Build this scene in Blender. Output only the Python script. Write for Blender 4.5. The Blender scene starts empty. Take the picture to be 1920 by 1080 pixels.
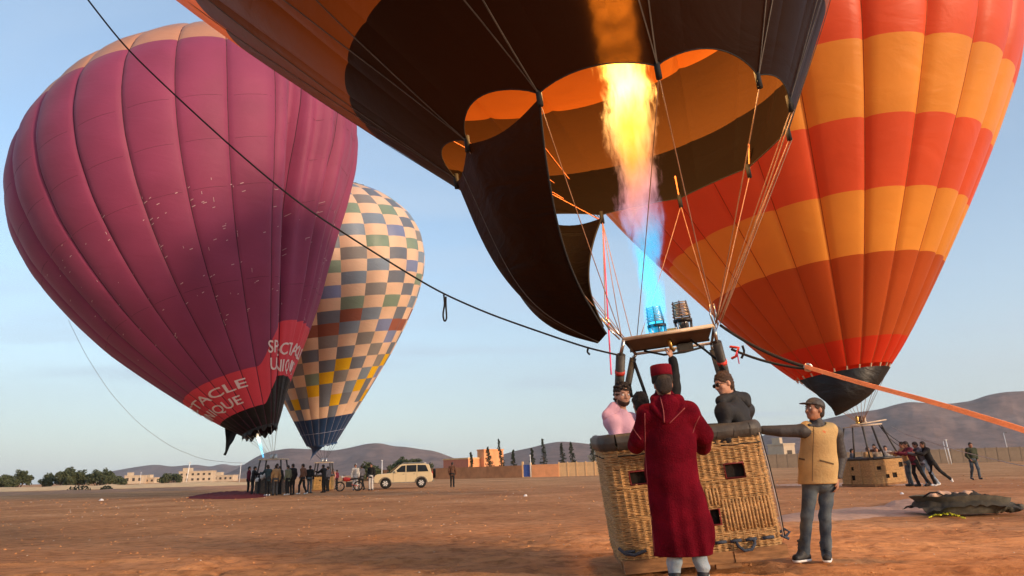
import bpy, math, random
import numpy as np
from mathutils import Vector, Matrix
R = math.radians
random.seed(7); rng = np.random.default_rng(7)
sc = bpy.context.scene
# ------------------------------------------------------------------ camera
FPX = 1333.0; PITCH = math.atan(342 / FPX); ROLL = R(1.65); HC = 1.04
fw = np.array([0, math.cos(PITCH), math.sin(PITCH)]); _r = np.array([1., 0, 0]); _u = np.cross(_r, fw)
rt = _r * math.cos(ROLL) - _u * math.sin(ROLL); up = _u * math.cos(ROLL) + _r * math.sin(ROLL)
CP = np.array([0, 0, HC])
def ray(x, y): return fw + rt * (x - 960) / FPX - up * (y - 540) / FPX
def at(x, y, dep): return CP + ray(x, y) * dep
def ground(x, y, z=0.0):
    v = ray(x, y); return CP + v * (z - HC) / v[2]
def hor(x): return 540 + (342 - (x - 960) * math.sin(ROLL) * math.sqrt(1 + (342 / FPX) ** 2)) / math.cos(ROLL) if 0 else 882 - (x - 960) * 0.0288
def gdep(x, y):
    g = ground(x, y); return float((g - CP) @ fw)
cam = bpy.data.objects.new('camera', bpy.data.cameras.new('camera')); sc.collection.objects.link(cam); sc.camera = cam
cam.data.sensor_width = 36; cam.data.lens = FPX / 1920 * 36; cam.data.clip_end = 20000; cam.data.clip_start = 0.05
cam.matrix_world = Matrix(((rt[0], up[0], -fw[0], CP[0]), (rt[1], up[1], -fw[1], CP[1]), (rt[2], up[2], -fw[2], CP[2]), (0, 0, 0, 1)))
# ------------------------------------------------------------------ light
SUN = np.array([0.80, -0.58, 0.20]); SUN /= np.linalg.norm(SUN)
w = bpy.data.worlds.new('World'); sc.world = w; w.use_nodes = True
nt = w.node_tree; N = nt.nodes; LK = nt.links; N.clear()
sky = N.new('ShaderNodeTexSky'); sky.sky_type = 'NISHITA'; sky.sun_disc = False
sky.sun_elevation = math.asin(SUN[2]); sky.sun_rotation = math.atan2(SUN[0], SUN[1]); sky.air_density = 1.0; sky.dust_density = 0.6; sky.ozone_density = 1.6
tc = N.new('ShaderNodeTexCoord'); sep = N.new('ShaderNodeSeparateXYZ'); LK.new(tc.outputs['Generated'], sep.inputs[0])
def mth(op, a, b=None, c=None, tree=None):
    n = (tree or nt).nodes.new('ShaderNodeMath'); n.operation = op
    for i, v in enumerate((a, b, c)):
        if v is None: continue
        if isinstance(v, (int, float)): n.inputs[i].default_value = v
        else: (tree or nt).links.new(v, n.inputs[i])
    return n.outputs[0]
# high thin cloud streaks laid on a flat layer above the plain (direction divided by height)
zz = mth('ADD', mth('MAXIMUM', sep.outputs[2], 0.0), 0.12)
cx = mth('DIVIDE', sep.outputs[0], zz); cy = mth('DIVIDE', sep.outputs[1], zz)
cmb = N.new('ShaderNodeCombineXYZ'); LK.new(mth('MULTIPLY', cx, 0.42), cmb.inputs[0]); LK.new(mth('MULTIPLY', cy, 1.0), cmb.inputs[1])
cn = N.new('ShaderNodeTexNoise'); cn.inputs['Scale'].default_value = 1.1; cn.inputs['Detail'].default_value = 5; cn.inputs['Roughness'].default_value = 0.5; cn.inputs['Distortion'].default_value = 0.5
LK.new(cmb.outputs[0], cn.inputs['Vector'])
cr = N.new('ShaderNodeValToRGB'); cr.color_ramp.elements[0].position = 0.42; cr.color_ramp.elements[1].position = 0.66
LK.new(cn.outputs['Fac'], cr.inputs[0])
tint = N.new('ShaderNodeMixRGB'); tint.blend_type = 'MULTIPLY'; tint.inputs[0].default_value = 1; tint.inputs[2].default_value = (1.0, 1.0, 1.0, 1)
LK.new(sky.outputs[0], tint.inputs[1])
mx = N.new('ShaderNodeMixRGB'); mx.inputs[2].default_value = (2.10, 2.62, 3.20, 1)
veil = mth('MULTIPLY', mth('EXPONENT', mth('MULTIPLY', mth('ABSOLUTE', sep.outputs[2]), -6.0)), 0.75)
LK.new(mth('MAXIMUM', mth('MULTIPLY', cr.outputs[0], 0.72), veil), mx.inputs[0]); LK.new(tint.outputs[0], mx.inputs[1])
bg = N.new('ShaderNodeBackground'); bg.inputs[1].default_value = 0.14; LK.new(mx.outputs[0], bg.inputs[0])
wo = N.new('ShaderNodeOutputWorld'); LK.new(bg.outputs[0], wo.inputs[0])
sl = bpy.data.lights.new('sun', 'SUN'); sl.energy = 2.8; sl.angle = R(8); sl.color = (1.0, 0.70, 0.46)
so = bpy.data.objects.new('sun', sl); sc.collection.objects.link(so); so.rotation_euler = Vector(SUN).to_track_quat('Z', 'Y').to_euler()
sc.view_settings.view_transform = 'Standard'; sc.view_settings.look = 'None'; sc.view_settings.gamma = 1; sc.view_settings.exposure = 1.08
sc.render.engine = 'CYCLES'
# ------------------------------------------------------------------ materials
def new_mat(name):
    m = bpy.data.materials.new(name); m.use_nodes = True; return m, m.node_tree, m.node_tree.nodes['Principled BSDF']
def mat(name, col, rough=0.8, metal=0.0, var=0.25, vscale=6.0, bump=0.15, bscale=60.0, stretch=(1, 1, 1), sheen=0.0, coat=0.0, col2=None, spec=0.4, contrast=(0.35, 0.7)):
    m, t, b = new_mat(name)
    tcn = t.nodes.new('ShaderNodeTexCoord'); mp = t.nodes.new('ShaderNodeMapping'); mp.inputs['Scale'].default_value = stretch
    t.links.new(tcn.outputs['Object'], mp.inputs[0])
    n = t.nodes.new('ShaderNodeTexNoise'); n.inputs['Scale'].default_value = vscale; n.inputs['Detail'].default_value = 6; n.inputs['Roughness'].default_value = 0.6
    t.links.new(mp.outputs[0], n.inputs['Vector'])
    r = t.nodes.new('ShaderNodeValToRGB'); r.color_ramp.elements[0].position = contrast[0]; r.color_ramp.elements[1].position = contrast[1]
    c2 = col2 or tuple(min(1, c * (1 + var)) for c in col); c1 = tuple(c * (1 - var) for c in col) if not col2 else col
    r.color_ramp.elements[0].color = (*c1, 1); r.color_ramp.elements[1].color = (*c2, 1)
    t.links.new(n.outputs['Fac'], r.inputs[0]); t.links.new(r.outputs[0], b.inputs['Base Color'])
    b.inputs['Roughness'].default_value = rough; b.inputs['Metallic'].default_value = metal
    b.inputs['Specular IOR Level'].default_value = spec
    if sheen: b.inputs['Sheen Weight'].default_value = sheen
    if coat: b.inputs['Coat Weight'].default_value = coat; b.inputs['Coat Roughness'].default_value = 0.08
    if bump:
        n2 = t.nodes.new('ShaderNodeTexNoise'); n2.inputs['Scale'].default_value = bscale; n2.inputs['Detail'].default_value = 4
        t.links.new(mp.outputs[0], n2.inputs['Vector'])
        bp = t.nodes.new('ShaderNodeBump'); bp.inputs['Strength'].default_value = bump; bp.inputs['Distance'].default_value = 0.02
        t.links.new(n2.outputs['Fac'], bp.inputs['Height']); t.links.new(bp.outputs[0], b.inputs['Normal'])
    return m
def balloon_fabric(name, col, trans=0.35, rough=0.45, fold=0.5, fscale=0.6, thru=0.0, tcol=None, wrinkle=2.5, sheen=0.0, spec=0.3):
    """thin coated nylon: diffuse + light coming through, soft wrinkles as bump"""
    m, t, b = new_mat(name); out = t.nodes['Material Output']
    tcn = t.nodes.new('ShaderNodeTexCoord')
    n = t.nodes.new('ShaderNodeTexNoise'); n.inputs['Scale'].default_value = 0.35; n.inputs['Detail'].default_value = 5
    t.links.new(tcn.outputs['Object'], n.inputs['Vector'])
    r = t.nodes.new('ShaderNodeValToRGB'); r.color_ramp.elements[0].position = 0.3; r.color_ramp.elements[1].position = 0.75
    r.color_ramp.elements[0].color = (*[c * 0.86 for c in col], 1); r.color_ramp.elements[1].color = (*[min(1, c * 1.14) for c in col], 1)
    t.links.new(n.outputs['Fac'], r.inputs[0]); t.links.new(r.outputs[0], b.inputs['Base Color'])
    b.inputs['Roughness'].default_value = rough; b.inputs['Specular IOR Level'].default_value = spec
    if sheen: b.inputs['Sheen Weight'].default_value = sheen
    n2 = t.nodes.new('ShaderNodeTexNoise'); n2.inputs['Scale'].default_value = fscale; n2.inputs['Detail'].default_value = 6; n2.inputs['Roughness'].default_value = 0.55; n2.inputs['Distortion'].default_value = 0.8
    mp = t.nodes.new('ShaderNodeMapping'); mp.inputs['Scale'].default_value = (1, 1, wrinkle); t.links.new(tcn.outputs['Object'], mp.inputs[0]); t.links.new(mp.outputs[0], n2.inputs['Vector'])
    bp = t.nodes.new('ShaderNodeBump'); bp.inputs['Strength'].default_value = fold; bp.inputs['Distance'].default_value = 0.12
    t.links.new(n2.outputs['Fac'], bp.inputs['Height']); t.links.new(bp.outputs[0], b.inputs['Normal'])
    tr = t.nodes.new('ShaderNodeBsdfTranslucent'); tr.inputs[0].default_value = (*(tcol or [min(1, c * 1.2) for c in col]), 1); t.links.new(bp.outputs[0], tr.inputs['Normal'])
    ms = t.nodes.new('ShaderNodeMixShader'); ms.inputs[0].default_value = trans
    t.links.new(b.outputs[0], ms.inputs[1]); t.links.new(tr.outputs[0], ms.inputs[2]); last = ms.outputs[0]
    if thru:
        rf = t.nodes.new('ShaderNodeBsdfRefraction'); rf.inputs['IOR'].default_value = 1.04; rf.inputs['Roughness'].default_value = 0.62; rf.distribution = 'GGX'
        rf.inputs[0].default_value = (1.0, 0.42, 0.06, 1)
        ww = t.nodes.new('ShaderNodeTexNoise'); ww.inputs['Scale'].default_value = 9; ww.inputs['Detail'].default_value = 4
        m3 = t.nodes.new('ShaderNodeMapping'); m3.inputs['Scale'].default_value = (1.5, 1.5, 22); t.links.new(tcn.outputs['Object'], m3.inputs[0]); t.links.new(m3.outputs[0], ww.inputs['Vector'])
        b3 = t.nodes.new('ShaderNodeBump'); b3.inputs['Strength'].default_value = 0.45; b3.inputs['Distance'].default_value = 0.02; t.links.new(ww.outputs['Fac'], b3.inputs['Height']); t.links.new(b3.outputs[0], rf.inputs['Normal'])
        m2 = t.nodes.new('ShaderNodeMixShader'); m2.inputs[0].default_value = thru
        t.links.new(last, m2.inputs[1]); t.links.new(rf.outputs[0], m2.inputs[2]); last = m2.outputs[0]
    t.links.new(last, out.inputs[0]); return m
M = {}
M['skin'] = mat('skin', (0.50, 0.26, 0.17), 0.55, var=0.12, vscale=20, bump=0.05)
M['skin_tan'] = mat('tanned_skin', (0.36, 0.17, 0.10), 0.55, var=0.12, vscale=20, bump=0.05)
M['hair'] = mat('dark_hair', (0.03, 0.018, 0.012), 0.6, bump=0.8, bscale=120, var=0.5)
M['beard'] = mat('beard', (0.06, 0.03, 0.018), 0.8, bump=0.8, bscale=200, var=0.5)
M['maroon'] = mat('maroon_wool', (0.11, 0.0035, 0.011), 0.95, bump=0.55, bscale=70, var=0.38, vscale=3.5, spec=0.05)
M['maroon_trim'] = mat('maroon_braid', (0.28, 0.06, 0.06), 0.8)
M['maroon_hat'] = mat('maroon_felt', (0.13, 0.006, 0.014), 0.95, bump=0.3, bscale=90, spec=0.1)
M['hatband'] = mat('dark_hat_band', (0.02, 0.014, 0.010), 0.95, bump=0.6, bscale=120)
M['pink'] = mat('pink_cotton', (0.62, 0.36, 0.46), 0.9, bump=0.3, bscale=60, var=0.08, sheen=0.2, spec=0.15)
M['black_jacket'] = mat('black_jacket_cloth', (0.012, 0.012, 0.014), 0.75, bump=0.3, bscale=40, var=0.3)
M['black'] = mat('black_cloth', (0.010, 0.010, 0.011), 0.85, bump=0.3, bscale=50)
M['vest'] = mat('khaki_canvas', (0.50, 0.34, 0.15), 0.85, bump=0.3, bscale=50, var=0.12, spec=0.2)
M['vest_seam'] = mat('khaki_seam', (0.12, 0.08, 0.04), 0.9)
M['puffer'] = mat('grey_padded_nylon', (0.045, 0.042, 0.043), 0.6, bump=0.3, bscale=40)
M['jeans'] = mat('faded_dark_denim', (0.028, 0.045, 0.070), 0.9, bump=0.4, bscale=120, col2=(0.13, 0.16, 0.17), vscale=5)
M['jeans_light'] = mat('light_denim', (0.20, 0.28, 0.36), 0.9, bump=0.4, bscale=120, col2=(0.48, 0.54, 0.58), vscale=6)
M['shoe'] = mat('dark_shoe', (0.018, 0.018, 0.02), 0.6)
M['white'] = mat('white_plastic', (0.75, 0.74, 0.72), 0.6, var=0.05)
M['glass_frame'] = mat('black_plastic', (0.01, 0.01, 0.01), 0.3)
M['eye'] = mat('eye', (0.03, 0.02, 0.015), 0.2)
M['lip'] = mat('lip', (0.35, 0.12, 0.09), 0.5)
M['wicker'] = mat('wicker', (0.50, 0.29, 0.115), 0.6, var=0.38, vscale=14, bump=0.5, bscale=160, stretch=(1, 1, 3))
M['wicker_shade'] = mat('wicker_inner_shade', (0.012, 0.007, 0.004), 0.9)  # near-black colour stands for the shade inside the baskets
M['wicker_pale'] = mat('wicker_pale', (0.42, 0.27, 0.12), 0.7, var=0.3, vscale=10, stretch=(1, 1, 6))
M['leather'] = mat('dark_padded_leather', (0.055, 0.048, 0.040), 0.55, var=0.35, vscale=8, bump=0.3, bscale=18)
M['leather_red'] = mat('oxblood_leather', (0.18, 0.02, 0.02), 0.6)
M['wood'] = mat('worn_wood', (0.30, 0.15, 0.06), 0.8, var=0.4, vscale=5, stretch=(1, 1, 6), bump=0.4)
M['rope_blue'] = mat('blue_grey_rope', (0.045, 0.06, 0.09), 0.9, bump=0.8, bscale=80)
M['rope_black'] = mat('black_rope', (0.012, 0.012, 0.013), 0.8)
M['rope_brown'] = mat('flying_wire', (0.34, 0.18, 0.10), 0.5)
M['rope_pale'] = mat('pale_cord', (0.45, 0.40, 0.36), 0.8)
M['rope_pink'] = mat('pink_cord', (0.75, 0.09, 0.22), 0.7)
M['strap'] = mat('orange_webbing', (0.85, 0.30, 0.13), 0.75, bump=0.5, bscale=80, var=0.12)
M['steel'] = mat('steel', (0.50, 0.48, 0.45), 0.28, metal=0.9, var=0.15)
M['steel_dark'] = mat('dark_steel', (0.06, 0.055, 0.05), 0.45, metal=0.6)
M['coil'] = mat('heat_stained_coil', (0.30, 0.16, 0.07), 0.3, metal=0.85, col2=(0.65, 0.5, 0.35), vscale=14)
M['brass'] = mat('brass', (0.55, 0.34, 0.10), 0.3, metal=0.9)
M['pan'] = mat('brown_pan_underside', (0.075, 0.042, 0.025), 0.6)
M['cream'] = mat('cream_metal', (0.60, 0.47, 0.33), 0.5)
M['red_band'] = mat('red_tape', (0.60, 0.05, 0.035), 0.6)
M['tarp'] = mat('dark_olive_canvas', (0.085, 0.076, 0.056), 0.85, var=0.35, bump=0.5, bscale=12)
M['cloth_pale'] = mat('pale_ground_cloth', (0.56, 0.36, 0.25), 0.95, spec=0.1, var=0.15, bump=0.4, bscale=6)
M['cloth_purple'] = mat('purple_ground_cloth', (0.17, 0.030, 0.030), 0.95, spec=0.05, bump=0.4, bscale=6)
M['yellow_rope'] = mat('yellow_rope', (0.70, 0.66, 0.03), 0.7)
M['tape_dark'] = mat('load_tape', (0.10, 0.085, 0.07), 0.7)
M['seam_purple'] = mat('purple_seam_tape', (0.07, 0.018, 0.035), 0.8)
M['seam_orange'] = mat('orange_seam_tape', (0.42, 0.07, 0.01), 0.8)
M['lilac_tape'] = mat('lilac_tape', (0.22, 0.24, 0.34), 0.8)
M['patch'] = mat('pale_repair_patch', (0.60, 0.40, 0.42), 0.8, var=0.1)
M['red_text'] = mat('cream_lettering', (0.82, 0.66, 0.62), 0.8, var=0.04, bump=0)
# nylon
B = {}
B['nomex'] = balloon_fabric('black_nomex', (0.0075, 0.0045, 0.003), trans=0.2, rough=0.5, fold=0.25, tcol=(0.008, 0.0025, 0.001), thru=0.0030, spec=0.10)
B['scoop'] = balloon_fabric('black_scoop_cloth', (0.0040, 0.0022, 0.0014), trans=0.12, rough=0.6, fold=0.5, fscale=1.5, tcol=(0.022, 0.008, 0.003), spec=0.06)
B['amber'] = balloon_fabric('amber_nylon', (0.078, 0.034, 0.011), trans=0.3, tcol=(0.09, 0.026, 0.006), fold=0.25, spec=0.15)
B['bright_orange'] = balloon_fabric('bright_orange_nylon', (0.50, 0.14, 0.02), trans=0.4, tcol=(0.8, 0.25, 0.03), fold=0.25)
B['red'] = balloon_fabric('vermilion_nylon', (0.80, 0.115, 0.038), trans=0.3, fold=0.28, fscale=0.5)
B['yellow'] = balloon_fabric('golden_orange_nylon', (0.88, 0.36, 0.055), trans=0.3, fold=0.28, fscale=0.5)
B['rust'] = balloon_fabric('rust_orange_nylon', (0.52, 0.10, 0.02), trans=0.3, fold=0.28, fscale=0.5)
B['scarlet'] = balloon_fabric('scarlet_nylon', (0.62, 0.04, 0.012), trans=0.3, fold=0.28, fscale=0.5)
B['purple'] = balloon_fabric('plum_nylon', (0.28, 0.048, 0.115), rough=0.62, trans=0.12, fold=0.28, fscale=0.5, sheen=0.1)
B['peach'] = balloon_fabric('peach_nylon', (0.55, 0.27, 0.17), trans=0.15, fold=0.28, fscale=0.5)
B['crimson'] = balloon_fabric('crimson_nylon', (0.78, 0.07, 0.10), trans=0.15, fold=0.28, fscale=0.5)
B['soot'] = balloon_fabric('soot_black_nylon', (0.012, 0.011, 0.011), trans=0.05, fold=0.6, fscale=0.9)
B['navy'] = balloon_fabric('navy_nylon', (0.018, 0.05, 0.13), trans=0.15, fold=0.6, fscale=0.8)
for k, c in {'c_peach': (0.86, 0.60, 0.42), 'c_slate': (0.19, 0.22, 0.27), 'c_green': (0.25, 0.34, 0.26), 'c_blue': (0.24, 0.29, 0.48), 'c_steel': (0.25, 0.32, 0.40), 'c_yellow': (0.88, 0.52, 0.02), 'c_brown': (0.34, 0.12, 0.08), 'c_grey': (0.29, 0.28, 0.27)}.items():
    B[k] = balloon_fabric(k.replace('c_', '') + '_check_nylon', c, trans=0.2, fold=0.5, fscale=0.6)
# ------------------------------------------------------------------ object helpers
COL = sc.collection
def thing(name, label, cat, loc=(0, 0, 0), rotz=0, group=None):
    o = bpy.data.objects.new(name, None); COL.objects.link(o); o.empty_display_size = 0.2
    o.location = tuple(float(v) for v in loc); o.rotation_euler = (0, 0, rotz); o['label'] = label; o['category'] = cat
    if group: o['group'] = group
    return o
def tag(o, label=None, cat=None, group=None, kind=None):
    if label: o['label'] = label
    if cat: o['category'] = cat
    if group: o['group'] = group
    if kind: o['kind'] = kind
    return o
class MB:
    def __init__(s): s.v = []; s.f = []; s.n = 0; s.mi = []
    def add(s, v, f, mi=0):
        v = np.asarray(v, float).reshape(-1, 3); s.v.append(v)
        s.f += [tuple(int(i) + s.n for i in q) for q in f]; s.mi += [mi] * len(f); s.n += len(v); return s
    def box(s, c, d, X=(1, 0, 0), Y=(0, 1, 0), Z=(0, 0, 1), mi=0):
        c, X, Y, Z = map(lambda a: np.asarray(a, float), (c, X, Y, Z))
        v = [c + X * d[0] / 2 * i + Y * d[1] / 2 * j + Z * d[2] / 2 * k for k in (-1, 1) for j in (-1, 1) for i in (-1, 1)]
        return s.add(v, [(0, 2, 3, 1), (4, 5, 7, 6), (0, 1, 5, 4), (2, 6, 7, 3), (0, 4, 6, 2), (1, 3, 7, 5)], mi)
    def hexa(s, v, mi=0):  # 8 corners ordered like box
        return s.add(v, [(0, 2, 3, 1), (4, 5, 7, 6), (0, 1, 5, 4), (2, 6, 7, 3), (0, 4, 6, 2), (1, 3, 7, 5)], mi)
    def tube(s, pts, r, n=6, mi=0, caps=True, flat=None):
        pts = np.asarray(pts, float); m = len(pts); r = np.broadcast_to(np.asarray(r, float), (m,))
        T = np.gradient(pts, axis=0); T /= np.linalg.norm(T, axis=1)[:, None] + 1e-12
        a = np.array([0, 0, 1.]) if abs(T[0][2]) < 0.9 else np.array([1., 0, 0])
        vs = []
        for i in range(m):
            a = a - T[i] * (a @ T[i]); a /= np.linalg.norm(a) + 1e-12; b = np.cross(T[i], a)
            for k in range(n):
                th = 2 * math.pi * k / n
                vs.append(pts[i] + r[i] * (math.cos(th) * a + math.sin(th) * b))
        f = [(i * n + k, i * n + (k + 1) % n, (i + 1) * n + (k + 1) % n, (i + 1) * n + k) for i in range(m - 1) for k in range(n)]
        if caps: f += [tuple(range(n - 1, -1, -1)), tuple((m - 1) * n + k for k in range(n))]
        return s.add(vs, f, mi)
    def lathe(s, c, prof, n=16, X=(1, 0, 0), Y=(0, 1, 0), Z=(0, 0, 1), mi=0):
        c, X, Y, Z = map(lambda a: np.asarray(a, float), (c, X, Y, Z)); vs = []
        for r, z in prof:
            for k in range(n):
                th = 2 * math.pi * k / n; vs.append(c + Z * z + r * (math.cos(th) * X + math.sin(th) * Y))
        m = len(prof)
        f = [(i * n + k, i * n + (k + 1) % n, (i + 1) * n + (k + 1) % n, (i + 1) * n + k) for i in range(m - 1) for k in range(n)]
        f += [tuple(range(n - 1, -1, -1)), tuple((m - 1) * n + k for k in range(n))]
        return s.add(vs, f, mi)
    def grid(s, P, mi=0):  # P[i,j,3]
        a, b = P.shape[:2]
        return s.add(P.reshape(-1, 3), [(i * b + j, i * b + j + 1, (i + 1) * b + j + 1, (i + 1) * b + j) for i in range(a - 1) for j in range(b - 1)], mi)
    def ribbon(s, pts, width, wdir, mi=0, thick=0.004):
        pts = np.asarray(pts, float); wdir = np.asarray(wdir, float); wdir = np.broadcast_to(wdir, pts.shape)
        T = np.gradient(pts, axis=0); nn = np.cross(T, wdir); nn /= np.linalg.norm(nn, axis=1)[:, None] + 1e-12
        P = np.stack([pts - wdir * width / 2 - nn * thick, pts + wdir * width / 2 - nn * thick, pts + wdir * width / 2 + nn * thick, pts - wdir * width / 2 + nn * thick], 1)
        m = len(pts); f = [(i * 4 + k, i * 4 + (k + 1) % 4, (i + 1) * 4 + (k + 1) % 4, (i + 1) * 4 + k) for i in range(m - 1) for k in range(4)]
        f += [(3, 2, 1, 0), (m * 4 - 4, m * 4 - 3, m * 4 - 2, m * 4 - 1)]
        return s.add(P.reshape(-1, 3), f, mi)
    def build(s, name, mats, parent=None, smooth=False, off=None):
        v = np.concatenate(s.v) if s.v else np.zeros((0, 3))
        if off is None and parent is not None: off = root_loc(parent)
        if off is not None: v = v - np.asarray(off, float)
        me = bpy.data.meshes.new(name); me.from_pydata(v.tolist(), [], s.f)
        if not isinstance(mats, (list, tuple)): mats = [mats]
        for m_ in mats: me.materials.append(m_)
        if len(mats) > 1: me.polygons.foreach_set('material_index', s.mi)
        if smooth: me.polygons.foreach_set('use_smooth', [True] * len(me.polygons))
        me.update()
        o = bpy.data.objects.new(name, me); COL.objects.link(o)
        if parent is not None: o.parent = parent
        return o
def root_loc(o):
    L = np.zeros(3)
    while o is not None: L += np.array(o.location); o = o.parent
    return L
def struct(o, label=None):
    o['kind'] = 'structure'
    if label: o['label'] = label
    return o
def copy_tree(o, parent=None, mats=None):
    c = o.copy(); COL.objects.link(c); c.parent = parent
    for k in ('label',):
        if parent is not None and k in c: del c[k]
    for ch in list(o.children): copy_tree(ch, c)
    return c
def cat_line(a, b, sag, n=16):
    a = np.asarray(a, float); b = np.asarray(b, float); t = np.linspace(0, 1, n)[:, None]
    return a + (b - a) * t - np.array([0, 0, 1.]) * (4 * sag * t * (1 - t))
def vnoise2(x, y, seed=0):
    r = np.random.default_rng(seed); tab = r.random((256, 256))
    xi = np.floor(x).astype(int); yi = np.floor(y).astype(int); fx = x - xi; fy = y - yi
    fx = fx * fx * (3 - 2 * fx); fy = fy * fy * (3 - 2 * fy)
    g = lambda a, b: tab[a & 255, b & 255]
    return (g(xi, yi) * (1 - fx) + g(xi + 1, yi) * fx) * (1 - fy) + (g(xi, yi + 1) * (1 - fx) + g(xi + 1, yi + 1) * fx) * fy
def fbm(x, y, seed=0, o=4):
    s = 0; a = 1; t = 0
    for i in range(o): s = s + a * vnoise2(x * 2 ** i, y * 2 ** i, seed + i); t += a; a *= 0.5
    return s / t - 0.5
# ------------------------------------------------------------------ ground and terrain
def graded(a, b, fine_a, fine_b, h, growth=1.14):
    L = list(np.arange(fine_a, fine_b + 1e-6, h)); s = h; x = L[-1]
    while x < b: s *= growth; x += s; L.append(min(x, b))
    s = h; x = L[0]; pre = []
    while x > a: s *= growth; x -= s; pre.append(max(x, a))
    return np.array(sorted(set(pre)) + L)
gx = graded(-7000, 7000, -6, 8, 0.07); gy = graded(-3000, 9000, 4.5, 14, 0.05)
GX, GY = np.meshgrid(gx, gy, indexing='ij')
def gheight(x, y):
    x = np.asarray(x, float); y = np.asarray(y, float)
    d = np.hypot(x, y)
    near = np.clip(1 - (d - 12) / 40, 0, 1)
    z = fbm(x * .7, y * .7, 3, 5) * 0.07 * near + fbm(x * 3.1, y * 3.1, 9, 3) * 0.035 * np.clip(1 - (d - 10) / 12, 0, 1)
    z = z + np.abs(fbm(x * 1.3 + 40, y * 2.2, 21, 3)) * 0.07 * np.clip((x - 1.0) / 3, 0, 1) * np.clip(1 - (d - 9) / 10, 0, 1)
    z = z + fbm(x * .05, y * .05, 5, 3) * 0.35 * np.clip((d - 15) / 60, 0, 1) * np.clip(1 - d / 600, 0, 1) * .5
    return z - 0.02
GZ = gheight(GX, GY)
def dent(cx_, cy_, L_, W_, ang, dep_):
    i0, i1 = np.searchsorted(gx, [cx_ - .35, cx_ + .35]); j0, j1 = np.searchsorted(gy, [cy_ - .35, cy_ + .35]); X_ = GX[i0:i1, j0:j1] - cx_; Y_ = GY[i0:i1, j0:j1] - cy_
    u_ = X_ * math.cos(ang) + Y_ * math.sin(ang); v_ = -X_ * math.sin(ang) + Y_ * math.cos(ang); q_ = (u_ / L_) ** 2 + (v_ / W_) ** 2
    GZ[i0:i1, j0:j1] += dep_ * (-np.exp(-q_ * 1.5) + .45 * np.exp(-(np.sqrt(q_) - 1.5) ** 2 * 5))
_rf = np.random.default_rng(77)
for _ in range(420): dent(_rf.uniform(-5, 7.5), 5.2 + 8 * _rf.random() ** 1.2, .17, .07, _rf.uniform(0, 3.14), _rf.uniform(.015, .035))
for _c, _s in ((9.3, .10), (10.9, .12), (6.6, -.16), (7.9, -.19)):   # shallow wheel ruts across the field
    _d = GY - (_c + _s * GX + .25 * np.sin(GX * .35 + _c)); _m = np.clip(1 - (np.hypot(GX, GY) - 16) / 6, 0, 1)
    GZ += _m * (-.030 * np.exp(-(_d / .11) ** 2) * (.8 + .2 * np.sin(GX * 22)) + .014 * np.exp(-((np.abs(_d) - .2) / .07) ** 2))
m, t, b = new_mat('red_earth')
tcn = t.nodes.new('ShaderNodeTexCoord')
def tnoise(t, src, scale, det=6, rough=0.6, st=None):
    n = t.nodes.new('ShaderNodeTexNoise'); n.inputs['Scale'].default_value = scale; n.inputs['Detail'].default_value = det; n.inputs['Roughness'].default_value = rough
    if st is not None:
        mp = t.nodes.new('ShaderNodeMapping'); mp.inputs['Scale'].default_value = st; t.links.new(src, mp.inputs[0]); src = mp.outputs[0]
    t.links.new(src, n.inputs['Vector']); return n.outputs['Fac']
def ramp(t, fac, stops):
    r = t.nodes.new('ShaderNodeValToRGB'); e = r.color_ramp.elements
    while len(e) < len(stops): e.new(0.5)
    for i, (p, c) in enumerate(stops): e[i].position = p; e[i].color = (*c, 1) if len(c) == 3 else c
    t.links.new(fac, r.inputs[0]); return r.outputs[0]
def mixc(t, fac, a, b_, mode='MIX'):
    n = t.nodes.new('ShaderNodeMixRGB'); n.blend_type = mode
    for i, v in enumerate((fac, a, b_)):
        if isinstance(v, (int, float)): n.inputs[i].default_value = v
        elif isinstance(v, tuple): n.inputs[i].default_value = v
        else: t.links.new(v, n.inputs[i])
    return n.outputs[0]
O_ = tcn.outputs['Object']
c_a = ramp(t, tnoise(t, O_, 0.25, 7, .65), [(.34, (.44, .20, .085)), (.5, (.56, .27, .115)), (.66, (.68, .36, .17))])
c_b = ramp(t, tnoise(t, O_, 3.5, 8, .7, (1, 1.4, 1)), [(.36, (.62, .60, .58)), (.52, (1, 1, 1)), (.72, (1.22, 1.2, 1.16))])
c1 = mixc(t, 1.0, c_a, c_b, 'MULTIPLY')
c_big = ramp(t, tnoise(t, O_, 0.022, 4, .6, (1, 2.5, 1)), [(.35, (.90, .86, .82)), (.62, (1.08, 1.06, 1.03))])
c1 = mixc(t, 1.0, c1, c_big, 'MULTIPLY')
vo = t.nodes.new('ShaderNodeTexVoronoi'); vo.inputs['Scale'].default_value = 5.5; vo.inputs['Randomness'].default_value = 1; t.links.new(O_, vo.inputs['Vector'])
speck = mth('MULTIPLY', mth('LESS_THAN', vo.outputs['Distance'], 0.085, tree=t), mth('GREATER_THAN', tnoise(t, O_, 1.7, 2), 0.53, tree=t), tree=t)
c1 = mixc(t, speck, c1, (.50, .36, .26, 1))
t.links.new(c1, b.inputs['Base Color']); b.inputs['Roughness'].default_value = .95; b.inputs['Specular IOR Level'].default_value = .1
hb = mth('ADD', mth('MULTIPLY', tnoise(t, O_, 9, 8, .7), 0.7, tree=t), mth('MULTIPLY', tnoise(t, O_, 50, 4, .6), 0.3, tree=t), tree=t)
bp = t.nodes.new('ShaderNodeBump'); bp.inputs['Strength'].default_value = .8; bp.inputs['Distance'].default_value = .05; t.links.new(hb, bp.inputs['Height']); t.links.new(bp.outputs[0], b.inputs['Normal'])
M['earth'] = m
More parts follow.
